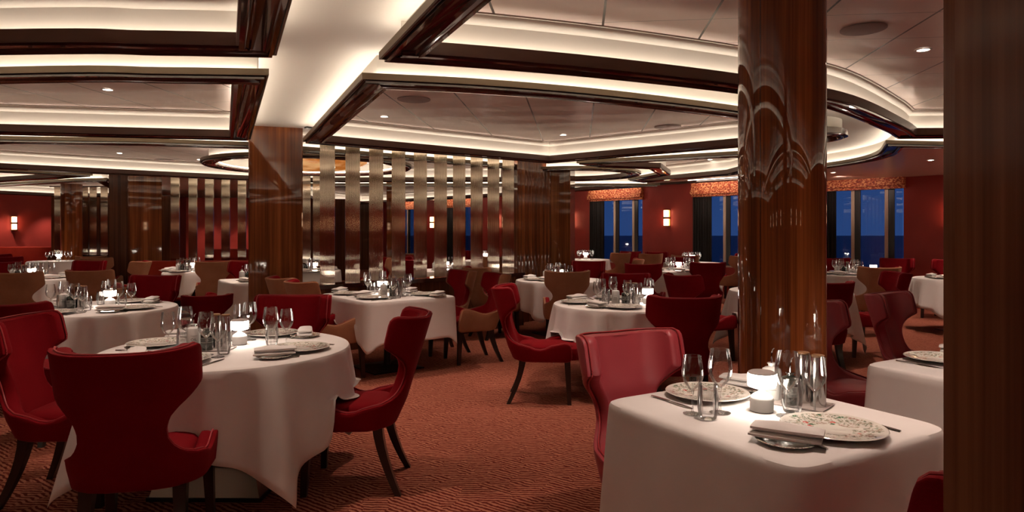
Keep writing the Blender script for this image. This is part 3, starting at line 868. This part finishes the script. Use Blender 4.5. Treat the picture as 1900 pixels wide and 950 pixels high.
# centre right distance
C_('tan', 2.33, 15.3, *rot(120), 'far tan wing chair below the left window, leftmost of three')
C_('tan', 2.98, 14.7, *rot(100), 'far tan wing chair below the left window, middle of three')
C_('red', 2.75, 15.9, *rot(240), 'far red wing chair under the left window glass')
C_('tan', 3.55, 13.6, *rot(75), 'far tan wing chair below the middle sconce')
C_('red', 3.20, 12.9, *rot(95), 'far red wing chair just left of the stacked wine glasses')
C_('red', 3.42, 15.4, *rot(270), 'far red wing chair against the wall right of the middle sconce')
C_('tan', 4.42, 13.3, *rot(110), 'far tan wing chair left of the big round pillar under the window')
C_('red', 4.85, 14.1, *rot(220), 'far red wing chair top under the window left of the pillar')
# left distance
C_('red', -9.75, 12.9, *rot(110), 'far dark red wing chair before the far left wall')
C_('red', -6.85, 10.45, *rot(268), 'dark red wing chair behind the two tan chairs at left')
C_('red', -7.75, 10.0, *rot(300), 'dark red wing chair at the left edge behind the tan chairs')
C_('tan', -8.35, 13.25, *rot(110), 'far tan wing chair left of the dark wood pillars, left of a pair')
C_('tan', -7.62, 12.35, *rot(100), 'far tan wing chair left of the dark wood pillars, right of a pair')
C_('tan', -6.25, 10.55, *rot(188), 'red wing chair with tan side before the long orange red bench')
C_('tan', -4.88, 10.85, *rot(112), 'tan backed wing chair left of the square middle pillar')
C_('red', -4.30, 10.1, *rot(250), 'red wing chair half hidden by the square middle pillar')
C_('tan', -2.55, 11.9, *rot(200), 'tan wing chair behind the slats, second gap')
C_('red', -2.05, 11.4, *rot(160), 'red wing chair behind the slats, third gap')
C_('red', -1.75, 12.3, *rot(-20), 'red wing chair behind the slats, fourth gap')
C_('red', -.30, 11.75, *rot(190), 'red wing chair behind the slats, seventh gap')
C_('tan', -.35, 12.9, *rot(100), 'tan wing chair behind the slats beside the fluted pillar')
C_('red', -.95, 16.4, *rot(260), 'far red wing chair behind the slats under the far windows')
C_('red', -10.9, 14.5, *rot(75), 'far dark red wing chair before the distant table at left')
C_('red', -12.4, 15.2, *rot(120), 'far dark red wing chair at the left edge below the sconce')

# banquettes
def banquette(p0, p1, label, h=.96):
    (x0, y0), (x1, y1) = p0, p1; L = math.hypot(x1-x0, y1-y0); a = math.atan2(y1-y0, x1-x0)
    t = thing('banquette', label, 'bench seat', ((x0+x1)/2, (y0+y1)/2, 0), a, 'upholstered banquettes')
    def rb(lx, y0, y1, z0, z1, r):
        mb = MB(); L_ = []
        for ins, z in ((r, z0), (0, z0+r), (0, z1-r), (r*.3, z1-r*.3), (r, z1)):
            x = lx/2-ins; a_, b_ = y0+ins, y1-ins; L_.append([(-x, a_, z), (x, a_, z), (x, b_, z), (-x, b_, z)])
        mb.loft(L_); return mb
    obj('seat', rb(L, -.30, .22, .18, .48, .03), M['banquette'], t); obj('backrest', rb(L, .20, .36, .10, h, .04), M['banquette'], t)
    obj('plinth', rb(L-.06, -.22, .30, 0, .18, .004), M['blackmetal'], t)
banquette(atd(240,12.0), atd(462,12.35), 'long orange red bench in front of the smaller slatted screen', .88)
banquette(atd(-20,18.6), atd(98,18.9), 'long red bench along the far left wall', 1.0)
banquette(atd(380,16.2), atd(456,16.2), 'distant red bench behind the smaller slatted screen', 1.0)

# ---------------------------------------------------------------- tablecloths
TZ = .75
def base_r(kind, size, th):
    if kind == 'rd': return size
    a, b = size[0]/2, size[1]/2; n = 12
    return (abs(math.cos(th)/a)**n + abs(math.sin(th)/b)**n)**(-1/n)
def cloth(name):
    x0, y0, kind, size, rd = T[name]; ra = math.radians(rd); r_ = random.Random(hash_(name))
    D = y0; N = 224 if D < 8 else 96; NR = 14 if D < 8 else 8
    ph = [r_.uniform(0, 2*PI) for _ in range(8)]
    vs = [(0,0,TZ+.004)]; fs = []
    rings = []
    prof = [('t', .35), ('t', .7), ('t', .93)]
    for kindp, f in prof:
        rings.append([(base_r(kind, size, 2*PI*i/N)*f*math.cos(2*PI*i/N), base_r(kind, size, 2*PI*i/N)*f*math.sin(2*PI*i/N), TZ+.004) for i in range(N)])
    for k in range(NR+3):
        L = []
        for i in range(N):
            th = 2*PI*i/N; R = base_r(kind, size, th)
            if kind == 'rd':
                m = 1/max(abs(math.cos(th)), abs(math.sin(th))); drop = .37+(m-1)*.66; cor = (m-1)/.414
            else:
                q = R/max(1e-6, min(size[0]/2/max(abs(math.cos(th)),1e-6), size[1]/2/max(abs(math.sin(th)),1e-6)))
                e = min(1, max(0, (abs(math.cos(th))*R)/(size[0]/2))) * min(1, max(0, (abs(math.sin(th))*R)/(size[1]/2)))
                cor = max(0, min(1, (e-.62)/.38))**3; drop = .385+.25*cor
                if name in ('front', 'right'): drop = .40+.10*cor
            if k == 0: r, z = R*.985, TZ+.004
            elif k == 1: r, z = R+.004, TZ-.001
            elif k == 2: r, z = R+.011, TZ-.014
            else:
                f = (k-2)/NR; z = TZ-.014-drop*f
                if kind == 'rd':
                    wv = .75*math.cos(17*th+ph[0]+.9*math.sin(2*th+ph[1]))+.45*math.cos(8*th+ph[2]+1.2*math.sin(th+ph[3]))
                    amp = .044*f**.7+.016*cor*f
                    cw = cor**2*f*(.085*math.cos((th*2/PI-math.floor(th*2/PI)-.5)*PI*4.0))*.7
                    r = R+.010+.045*f+amp*wv+cw+.02*cor*f
                else:
                    wv = math.cos(9*th+ph[0]+math.sin(3*th+ph[1]))
                    dth = abs(((th-math.atan2(size[1], size[0])+PI) % (PI)) - 0)
                    r = R+.012+.030*f+.008*f*wv+f*cor*.085*math.cos(min(1.6, (1-cor)*5.5))
            L.append((r*math.cos(th), r*math.sin(th), z))
        rings.append(L)
    # settle onto chair seats that stand underneath
    c, s_ = math.cos(ra), math.sin(ra)
    near = [q for q in CHAIRS[1:] if q[1] > 2 and math.hypot(q[0]-x0, q[1]-y0) < 1.5]
    for L in rings[3:]:
        for i, (x, y, z) in enumerate(L):
            if z > .56: continue
            wx, wy = x0+x*c-y*s_, y0+x*s_+y*c
            for (cx, cy, rz) in near:
                dx, dy = wx-cx, wy-cy; lx = dx*math.cos(-rz)-dy*math.sin(-rz); ly = dx*math.sin(-rz)+dy*math.cos(-rz)
                if abs(lx) < .285 and -.30 < ly < .31:
                    zz = .53 if abs(lx) > .17 else .495
                    if ly > .26: zz = .48 - (ly-.26)*2
                    if z < zz: z = zz + (z-zz)*.02
            L[i] = (x, y, z)
        for it in range(4):
            zs = [q[2] for q in L]
            L[:] = [(q[0], q[1], max(q[2], .5*zs[i]+.25*(zs[i-1]+zs[(i+1) % N])) if abs(zs[i-1]-zs[(i+1) % N]) > .012 else q[2]) for i, q in enumerate(L)]
    for L in rings: vs += L
    fs = [(0, 1+i, 1+(i+1) % N) for i in range(N)]
    for j in range(len(rings)-1):
        a = 1+j*N; b = a+N
        for i in range(N): k = (i+1) % N; fs.append((a+i, b+i, b+k, a+k))
    mb = MB(); mb.v = vs; mb.f = fs; return mb
def hash_(s): return sum(ord(ch)*(i+3) for i, ch in enumerate(s))
TXT = {'front':'the front square table','right':'the right-hand square table','mid':'the middle round table','left':'the front left round table','left2':'the second left round table',
 'screen':'the square table before the slats','far1':'the small white square table at left','far2':'the table hidden by the square pillar','midfar':'the table behind the middle tan chair',
 'tan':'the table behind the two tan chairs','dist1':'the far left distant table','win1':'the far table by the fluted pillar','cen':'the table with the stacked-looking glasses','win2':'the far table under the middle sconce',
 'pil':'the round table behind the big round pillar','rt2':'the right round table at the foreground pillar','rt3':'the table behind the right tan chair','bs1':'the first table behind the slats','bs2':'the second table behind the slats',
 'bs3':'the farthest table behind the slats','edge':'the distant table at the left edge'}
for k, (x, y, kind, size, rd) in T.items():
    ra = math.radians(rd)
    t = thing('dining_table', 'pedestal table hidden under the cloth, ' + TXT[k], 'table', (x, y, 0), ra, 'clothed dining tables')
    mb = MB()
    n = 48; Lp = lambda f, z: [(base_r(kind, size, 2*PI*i/n)*f*math.cos(2*PI*i/n), base_r(kind, size, 2*PI*i/n)*f*math.sin(2*PI*i/n), z) for i in range(n)]
    mb.loft([Lp(.975, TZ-.03), Lp(.985, TZ-.012), Lp(.975, TZ-.002)]); obj('tabletop', mb, M['legwood'], t)
    if k == 'left':
        mb = MB(); q = lambda h, z: [(-h,-h,z),(h,-h,z),(h,h,z),(-h,h,z)]
        mb.loft([q(.30,0.0), q(.30,.02)]); obj('base', mb, M['blackmetal'], t, smooth=False)
        mb = MB(); mb.loft([q(.29,.02), q(.25,.16), q(.20,.24), q(.07,.30), q(.06,TZ-.03)]); obj('pedestal', mb, M['basemetal'], t, smooth=False)
    else:
        mb = MB(); mb.lathe([(.04,.03),(.035,.1),(.035,TZ-.03)], 20); obj('pedestal', mb, M['blackmetal'], t)
        mb = MB(); q = lambda h, z: [(-h,-h,z),(h,-h,z),(h,h,z),(-h,h,z)]
        mb.loft([q(.28,0), q(.28,.012), q(.06,.035)]); obj('base', mb, M['blackmetal'], t, smooth=False)
    o = obj('tablecloth', cloth(k), M['linen'], loc=(x, y, 0), rz=ra)
    tag(o, 'white linen tablecloth draped over ' + TXT[k], 'tablecloth', 'white tablecloths')
    sd = o.modifiers.new('thick', 'SOLIDIFY'); sd.thickness = .0015; sd.offset = -1

# ---------------------------------------------------------------- tableware prototypes
def wine(h, r):
    b = MB(); bh = h*.60; z0 = h-bh
    P = [(.004,z0),(.30*r,z0+.05*bh),(.62*r,z0+.15*bh),(.87*r,z0+.28*bh),(.98*r,z0+.40*bh),(r,z0+.48*bh),(.97*r,z0+.64*bh),(.89*r,z0+.82*bh),(.80*r,z0+bh)]
    b.lathe(P+[(.80*r-.001, z0+bh)], 28, cap=False)
    s_ = MB(); s_.lathe([(.0045,.006),(.0035,.02),(.0035,z0*.8),(.006,z0)], 12)
    f = MB(); f.lathe([(0,0),(r*.86,0),(r*.88,.0015),(r*.5,.004),(.0045,.009)], 28, cap=False)
    return b.mesh('bowl'), s_.mesh('stem'), f.mesh('foot')
WL, WS = wine(.228,.0425), wine(.208,.0385)
tb = MB(); tb.lathe([(0,0),(.026,0),(.030,.005),(.0365,.04),(.037,.07),(.0315,.118),(.030,.118),(.0245,.02),(0,.016)], 20, cap=False)
# fluted tumbler wall
fl_ = []
for (x, y, z) in tb.v:
    a = math.atan2(y, x); r = math.hypot(x, y); k = 1+.035*math.cos(10*a)*min(1, z/.02); fl_.append((x*k, y*k, z))
TUM = tb.mesh('tumbler')
for m in (*WL, *WS, TUM): m.materials.append(M['glass'])
pm = MB(); pm.lathe([(0,.004),(.06,.004),(.062,0),(.075,.0),(.105,.008),(.158,.019),(.161,.021),(.158,.023),(.105,.013),(.09,.009),(0,.008)], 48, cap=False); PLATE = pm.mesh('plate'); PLATE.materials.append(M['floral'])
pm = MB(); pm.lathe([(0,.003),(.045,.003),(.05,0),(.06,.0),(.088,.012),(.090,.014),(.087,.015),(.06,.006),(0,.006)], 40, cap=False); SIDE = pm.mesh('side_plate'); SIDE.materials.append(M['floral'])
def napkin():
    mb = MB(); nx, ny = 22, 10; lx, ly = .205, .088
    def lay(z0, z1, sh, w, Z=1.35):
        z0 *= Z; z1 *= Z
        top = []; bot = []
        for j in range(ny+1):
            for i in range(nx+1):
                u, v = i/nx*2-1, j/ny*2-1
                e = (1-abs(u)**6)*(1-abs(v)**4); x = u*lx/2+sh+.006*v*math.sin(u*3); y = v*ly/2*(1+.08*math.sin(u*2.5+1))*w
                zz = .010*math.sin(u*3.3+.8)*(.5+.5*v)+.004*math.cos(v*4)
                top.append((x, y, (z0+z1)/2+(z1-z0)/2*max(.05, e)**.4+max(0, zz)*e)); bot.append((x, y, (z0+z1)/2-(z1-z0)/2*max(.05, e)**.4))
        o = len(mb.v); n = len(top); fs = []
        m = nx+1
        for j in range(ny):
            for i in range(nx):
                a = j*m+i; fs.append((a, a+1, a+m+1, a+m)); fs.append((n+a, n+a+m, n+a+m+1, n+a+1))
        br = [i for i in range(m)] + [j*m+nx for j in range(1, ny+1)] + [ny*m+i for i in range(nx-1, -1, -1)] + [j*m for j in range(ny-1, 0, -1)]
        for i in range(len(br)):
            a, b = br[i], br[(i+1) % len(br)]; fs.append((a, n+a, n+b, b))
        mb.add(top+bot, fs)
    lay(0, .015, 0, 1); lay(.0145, .031, -.006, .90)
    return mb.mesh('napkin')
NAP = napkin(); NAP.materials.append(M['napkin'])
kf = MB()
def strip(pts, th=.0022, mb=kf):   # (y, halfwidth, z)
    L = [[(-w_, y, z), (w_, y, z), (w_*.8, y, z+th), (-w_*.8, y, z+th)] for y, w_, z in pts]; mb.loft(L)
hk = MB(); strip([(-.11,.004,.001),(-.10,.006,.001),(-.05,.0055,.002),(-.01,.0045,.003)], .004, hk)
bk_ = MB(); strip([(-.01,.0045,.003),(.0,.008,.002),(.05,.010,.0015),(.09,.008,.001),(.112,.002,.001)], .0018, bk_)
KH, KB = hk.mesh('handle'), bk_.mesh('blade')
hf = MB(); strip([(-.10,.006,.001),(-.06,.005,.003),(.02,.0028,.006),(.045,.004,.005)], .003, hf)
tf = MB(); strip([(.045,.004,.005),(.052,.011,.003),(.065,.0118,.002)], .002, tf)
for q in (-.0098,-.0033,.0033,.0098):
    tf.loft([[(q-.0017,y,z),(q+.0017,y,z),(q+.0015,y,z+.0015),(q-.0015,y,z+.0015)] for y, z in ((.064,.002),(.085,.001),(.105,.004))])
FH, FT = hf.mesh('handle'), tf.mesh('tines')
for m in (KH, KB, FH, FT): m.materials.append(M['cutlery'])
# lamp, bottles, shakers, tray
lb = MB(); lb.lathe([(0,0.003),(.041,.003),(.041,.046),(.038,.054),(.028,.062),(.014,.070),(.009,.076),(.009,.084)], 40); LBASE = lb.mesh('base'); LBASE.materials.append(M['whitebody'])
lb = MB(); lb.lathe([(.040,0),(.040,.003)], 32); LFOOT = lb.mesh('foot'); LFOOT.materials.append(M['ink'])
lb = MB(); lb.lathe([(.009,.083),(.030,.084),(.047,.090),(.0495,.098),(.0495,.132),(.047,.138)], 40, cap=False); LSH = lb.mesh('shade'); LSH.materials.append(M['shade'])
lb = MB(); lb.lathe([(.0475,.136),(.047,.1415),(.040,.145),(0,.146)], 40); LTOP = lb.mesh('top_cap'); LTOP.materials.append(M['topcap'])
def bottle_me(r, h, neck):
    mb = MB(); mb.lathe([(0,0),(r*.95,0),(r,.004),(r,h*.78),(r*.93,h*.86),(r*.62,h*.91),(neck,h*.93),(neck,h*.99),(neck*1.35,h),(neck*1.35,h*1.03),(0,h*1.03)], 32); return mb
WB = bottle_me(.036,.134,.012).mesh('body'); WB.materials.append(M['oilwhite'])
DB = bottle_me(.033,.115,.012).mesh('body'); DB.materials.append(M['oildark'])
sp_ = MB(); sp_.tube([(0,0,.0),(0,0,.02),(.001,0,.04),(.004,0,.052),(.010,0,.058)], [.0035,.003,.0025,.002,.002], 8); SPO = sp_.mesh('spout'); SPO.materials.append(M['chrome'])
sk = MB(); sk.lathe([(0,0),(.0265,0),(.0275,.004),(.0275,.10),(.0255,.182)], 32); SKB = sk.mesh('body'); SKB.materials.append(M['chrome'])
sk = MB(); sk.lathe([(.0225,.181),(.0225,.189),(.019,.1905),(0,.191)], 32); SKT = sk.mesh('wooden_cap'); SKT.materials.append(M['shakerwood'])
ty = MB(); q = lambda h, k_, z: [(-h,-k_,z),(h,-k_,z),(h,k_,z),(-h,k_,z)]
ty.loft([q(.130,.072,0), q(.134,.076,.007), q(.130,.072,.007), q(.128,.070,.003)]); TRAY = ty.mesh('tray', False); TRAY.materials.append(M['topcap'])
def curved_band(r, a0, a1, z0, z1, n=14):
    mb = MB(); vs = []
    for i in range(n+1):
        a = a0+(a1-a0)*i/n
        for rr, z in ((r,z0),(r,z1),(r+.0006,z1),(r+.0006,z0)): vs.append((rr*math.cos(a), rr*math.sin(a), z))
    fs = []
    for i in range(n):
        for k in range(4): fs.append((i*4+k, i*4+(k+1) % 4, (i+1)*4+(k+1) % 4, (i+1)*4+k))
    mb.add(vs, fs); return mb
def text_on_cyl(s, size, r, ang0, zc, name):
    cu = bpy.data.curves.new(name, 'FONT'); cu.body = s; cu.size = size; cu.extrude = .0002; cu.align_x = 'CENTER'; cu.align_y = 'CENTER'; cu.resolution_u = 3
    to = bpy.data.objects.new('tmp', cu); COL.objects.link(to)
    dg = bpy.context.evaluated_depsgraph_get(); me = bpy.data.meshes.new_from_object(to.evaluated_get(dg))
    bpy.data.objects.remove(to)
    for v in me.vertices:
        a = ang0+v.co.x/r; rr = r+.0007+v.co.z; v.co = (rr*math.cos(a), rr*math.sin(a), zc+v.co.y)
    me.name = name; return me
OILT = text_on_cyl('OIL', .020, .036, -PI/2, .055, 'oil_lettering'); OILT.materials.append(M['ink'])
OILL = curved_band(.0361, -PI/2-.5, -PI/2+.5, 0, .001).mesh('label_line'); OILL.materials.append(M['ink'])
DL = curved_band(.0331, -PI/2-1.2, -PI/2+1.2, .03, .068).mesh('label'); DL.materials.append(M['labeldark'])
DLL = MB()
for z in (.0675, .0435):
    c_ = curved_band(.0337, -PI/2-1.25, -PI/2+1.25, z, z+.0016); DLL.add(c_.v, c_.f)
for r0 in (.0075, .0055, .0025):
    for i in range(20):
        a = 2*PI*i/20; b = 2*PI*(i+1)/20; P4 = []
        for rr, aa in ((r0, a), (r0, b), (r0-.001, b), (r0-.001, a)):
            u, v = rr*math.cos(aa), rr*math.sin(aa); t_ = -PI/2+u/.0337; P4.append((.0343*math.cos(t_), .0343*math.sin(t_), .056+v))
        DLL.add(P4, [(0,1,2,3)])
DLP = DLL.mesh('label_print'); DLP.materials.append(M['silverink'])

# ---------------------------------------------------------------- lay the tables
COUNT = {'n': 0}
def seat_word(a):
    dx, dy = math.cos(a), math.sin(a)
    h = 'left' if dx < -.38 else 'right' if dx > .38 else ''
    v = 'near' if dy < -.38 else 'far' if dy > .38 else ''
    return (v + ' ' + h).strip()
def wineglass(x, y, big, label, detail, grp):
    me = WL if big else WS
    if detail:
        t = thing('wine_glass', label, 'glass', (x, y, TZ+.0045), rnd.uniform(0, 6), grp)
        link('bowl', me[0], None, t); link('stem', me[1], None, t); link('foot', me[2], None, t)
    else:
        o = link('wine_glass', FAR_L if big else FAR_S, None, None, (x, y, TZ+.0045)); tag(o, label, 'glass', grp)
def joined(parts, name):
    mb = MB()
    for me in parts:
        mb.add([v.co[:] for v in me.vertices], [tuple(p.vertices) for p in me.polygons])
    me = mb.mesh(name); me.materials.append(M['glass']); return me
FAR_L, FAR_S = joined(WL, 'wine_glass'), joined(WS, 'wine_glass')
def knife(x, y, rz, label, grp):
    t = thing('table_knife', label, 'cutlery', (x, y, TZ+.005), rz, grp); link('handle', KH, None, t); link('blade', KB, None, t)
def fork(x, y, rz, label, grp):
    t = thing('table_fork', label, 'cutlery', (x, y, TZ+.005), rz, grp); link('handle', FH, None, t); link('tines', FT, None, t)
def setting(key, a, rad, detail=2, word=None, dr=0):
    x0, y0, kind, size, rd = T[key]; txt = TXT[key]; wd = word or seat_word(a)
    ox, oy = math.cos(a), math.sin(a)          # from centre towards the guest
    fx, fy = -ox, -oy; rx, ry = fy, -fx        # guest's forward and right
    P = lambda f, r: (x0+ox*rad+fx*f+rx*r, y0+oy*rad+fy*f+ry*r)
    g = 'place settings on ' + txt; z = TZ+.0045
    px, py = P(.0, 0)
    if detail >= 1:
        o = link('dinner_plate', PLATE, None, None, (px, py, z), rnd.uniform(0, 6)); tag(o, 'floral dinner plate at %s place of %s' % (wd, txt), 'plate', 'floral dinner plates')
        qx, qy = P(-.02, -.25); qx, qy = x0+(qx-x0)*.93, y0+(qy-y0)*.93
        o = link('side_plate', SIDE, None, None, (qx, qy, z), rnd.uniform(0, 6)); tag(o, 'small side plate at %s place of %s' % (wd, txt), 'plate', 'side plates')
        o = link('napkin', NAP, None, None, (qx, qy, z+.0155), math.atan2(fy, fx)+rnd.uniform(.2, .7)); tag(o, 'folded white napkin at %s place of %s' % (wd, txt), 'napkin', 'folded white napkins')
    if detail >= 2:
        kx, ky = P(.0, .19); knife(kx, ky, math.atan2(-fx, fy), 'steel knife at %s place of %s' % (wd, txt), 'table knives')
        kx, ky = P(.0, -.175); fork(kx, ky, math.atan2(-fx, fy), 'steel fork at %s place of %s' % (wd, txt), 'table forks')
    gx, gy = P(.195, .03+dr); wineglass(gx, gy, True, 'larger wine glass at %s place of %s' % (wd, txt), detail >= 2, 'wine glasses')
    gx, gy = P(.155, .125+dr); wineglass(gx, gy, False, 'smaller wine glass at %s place of %s' % (wd, txt), detail >= 2, 'wine glasses')
    if detail >= 1:
        gx, gy = P(.235, .105+dr) if kind == 'rd' else P(.225, .095+dr*1.25)
        o = link('water_tumbler', TUM, None, None, (gx, gy, z)); tag(o, 'ribbed water tumbler at %s place of %s' % (wd, txt), 'glass', 'water tumblers')
def lamp(x, y, txt, s_=1.0):
    t = thing('table_lamp', 'small lit white table lamp on ' + txt, 'lamp', (x, y, TZ+.0045), 0, 'small lit table lamps')
    t.scale = (s_, s_, s_)
    for n_, m_ in (('foot', LFOOT), ('base', LBASE), ('shade', LSH), ('top_cap', LTOP)): link(n_, m_, None, t)
def condiments(x, y, a, txt, full=True):
    c, s_ = math.cos(a), math.sin(a); z = TZ+.0045
    W = lambda u, v: (x+u*c-v*s_, y+u*s_+v*c)
    tag(link('tray', TRAY, None, None, (x, y, z), a), 'small rectangular condiment tray on ' + txt, 'tray', 'condiment trays'); z += .0035
    ax, ay = W(-.080, .010); t = thing('oil_bottle', 'white ceramic oil bottle with pourer on ' + txt, 'bottle', (ax, ay, z), math.atan2(ax, ay)*-1, 'white oil bottles')
    b = link('body', WB, None, t); s = link('spout', SPO, None, t, (0,0,.137)); 
    if full: link('lettering', OILT, None, b); link('label_line', OILL, None, b, (0,0,.076)); link('label_line', OILL, None, b, (0,0,.038))
    ax, ay = W(.004, -.026); t = thing('vinegar_bottle', 'dark glass vinegar bottle with round emblem on ' + txt, 'bottle', (ax, ay, z), math.atan2(ax, ay)*-1, 'dark vinegar bottles')
    b = link('body', DB, None, t); link('spout', SPO, None, t, (0,0,.117))
    if full: link('label', DL, None, b); link('label_print', DLP, None, b)
    for (u, v, wd) in ((.030, .036, 'left'), (.092, .010, 'right')):
        ax, ay = W(u, v); t = thing('salt_shaker' if wd == 'left' else 'pepper_mill', 'tall steel %s with wooden top on %s' % ('salt shaker' if wd == 'left' else 'pepper mill', txt), 'shaker', (ax, ay, z), 0, 'steel salt and pepper shakers')
        link('body', SKB, None, t); link('wooden_cap', SKT, None, t)
R = math.radians
# front square table
setting('front', R(-60), .27); setting('front', R(120), .27, dr=.11)
lamp(.905, 2.40, TXT['front']); condiments(1.06, 2.51, R(-42), TXT['front'])
setting('right', R(120), .25, word='far left'); setting('right', R(-60), .25)
lamp(2.35, 3.15, TXT['right']); condiments(2.48, 3.25, R(-42), TXT['right'])
for a in (-100, -12, 78, 172): setting('left', R(a), .44)
lamp(-1.575, 3.83, TXT['left']); condiments(-1.68, 3.66, R(4), TXT['left'])
for a in (-95, -15, 80, 175): setting('left2', R(a), .44)
lamp(-3.55, 5.85, TXT['left2']); condiments(-3.75, 5.65, R(0), TXT['left2'])
for a in (-100, 180, 100, 0): setting('mid', R(a), .42)
lamp(1.24, 6.05, TXT['mid']); condiments(1.02, 6.0, R(-5), TXT['mid'])
u = R(38)
sx_, sy_, _, _, _ = T['screen']
def shift_setting(key, off, a, rad, wd, detail):
    old = T[key]; T[key] = (old[0]+off[0], old[1]+off[1]) + old[2:]; setting(key, a, rad, detail, wd); T[key] = old
vv = (-math.sin(u), math.cos(u))
shift_setting('screen', (-vv[0]*.28, -vv[1]*.28), u+PI, .30, 'near left', 2)
shift_setting('screen', (vv[0]*.28, vv[1]*.28), u+PI, .30, 'far left', 2)
shift_setting('screen', (-vv[0]*.28, -vv[1]*.28), u, .30, 'near right', 2)
shift_setting('screen', (vv[0]*.28, vv[1]*.28), u, .30, 'far right', 2)
lamp(-1.36, 6.95, TXT['screen']); condiments(-1.22, 6.72, R(20), TXT['screen'])
for k, angs in {'pil': (-90, 170, 20), 'midfar': (-90, 200, 85), 'tan': (-80, 100, 190, 10), 'far1': (-100, 80, 200), 'cen': (-70, 100, 180, 0),
                'rt3': (-95, 190, 80, 0), 'rt2': (-110, -60, 180, 90), 'bs1': (90, -60), 'bs2': (110, -70, 10), 'far2': (-60, 120)}.items():
    for a in angs: setting(k, R(a), .36, 1 if T[k][1] < 12 else 0)
    x, y = T[k][:2]; lamp(x+(.42 if k == 'rt3' else 0), y, TXT[k])
    if k not in ('cen', 'rt2', 'pil'): condiments(x-.12, y-.1, R(5), TXT[k], False)
for k, angs in {'dist1': (-80, 100, 190, 10), 'win1': (-90, 180, 0, 90), 'win2': (-100, 170, 80, 0), 'bs3': (-90, 90, 0), 'edge': (-90, 0, 90)}.items():
    for a in angs: setting(k, R(a), .34, 0)
    x, y = T[k][:2]; lamp(x, y, TXT[k], 1.15)

# ---------------------------------------------------------------- ceiling spot lamps (the room's recessed downlights, plus added wall and valance fills)
def spot(x, y, z, e, ang=80, col=(1,.76,.62), tx=0, ty=0):
    l = bpy.data.lights.new('downlight_fill_beam', 'SPOT'); l.energy = e; l.spot_size = math.radians(ang); l.spot_blend = .7; l.color = col; l.shadow_soft_size = .04
    o = bpy.data.objects.new('downlight_fill_beam', l); COL.objects.link(o); o.location = (x, y, z)
    return o
SP = 72
for (x, y) in [(.9,2.3),(-1.6,3.3),(-3.6,5.2),(2.3,2.6),(1.0,5.6),(-.6,5.2),(2.6,5.4),(-1.3,6.4)]:
    spot(x, y, 2.66, SP)
for (x, y) in [(-4,-3.5),(4,-3.5),(-10,0),(6,1),(-7,3.5),(-12.6,17.6),(-16,14),(-15.2,17.9),(-14.4,18.7),(-13.6,19.5),(-8.6,18.3),(-7.6,18.3),(-4,-7),(4,-7),(-3.4,8.8),(-6.6,8.8),(.6,8.6),(3.1,7.0),(5.3,8.3),(2.9,11.2),(-1.2,11.4),(-5.6,10.6),(6.0,10.3),(1.8,15.2),(4.3,13.6),(-9,14),(-11.5,15.5),(-.6,15.2),(-14.0,17.0),(7.3,10.9)]:  # those beside the far left and inner red walls are added to brighten them
    spot(x, y, 2.40, SP)


for (a, b) in wins:  # added fill spots without fixtures, aimed at the valances to brighten them
    m = (a+b)/2; p = along(m, 1.15); q = along(m, .1)
    o = spot(p[0], p[1], 2.42, 16, 95)
    o.rotation_euler = Vector((q[0]-p[0], q[1]-p[1], -.06)).to_track_quat('-Z', 'Y').to_euler()
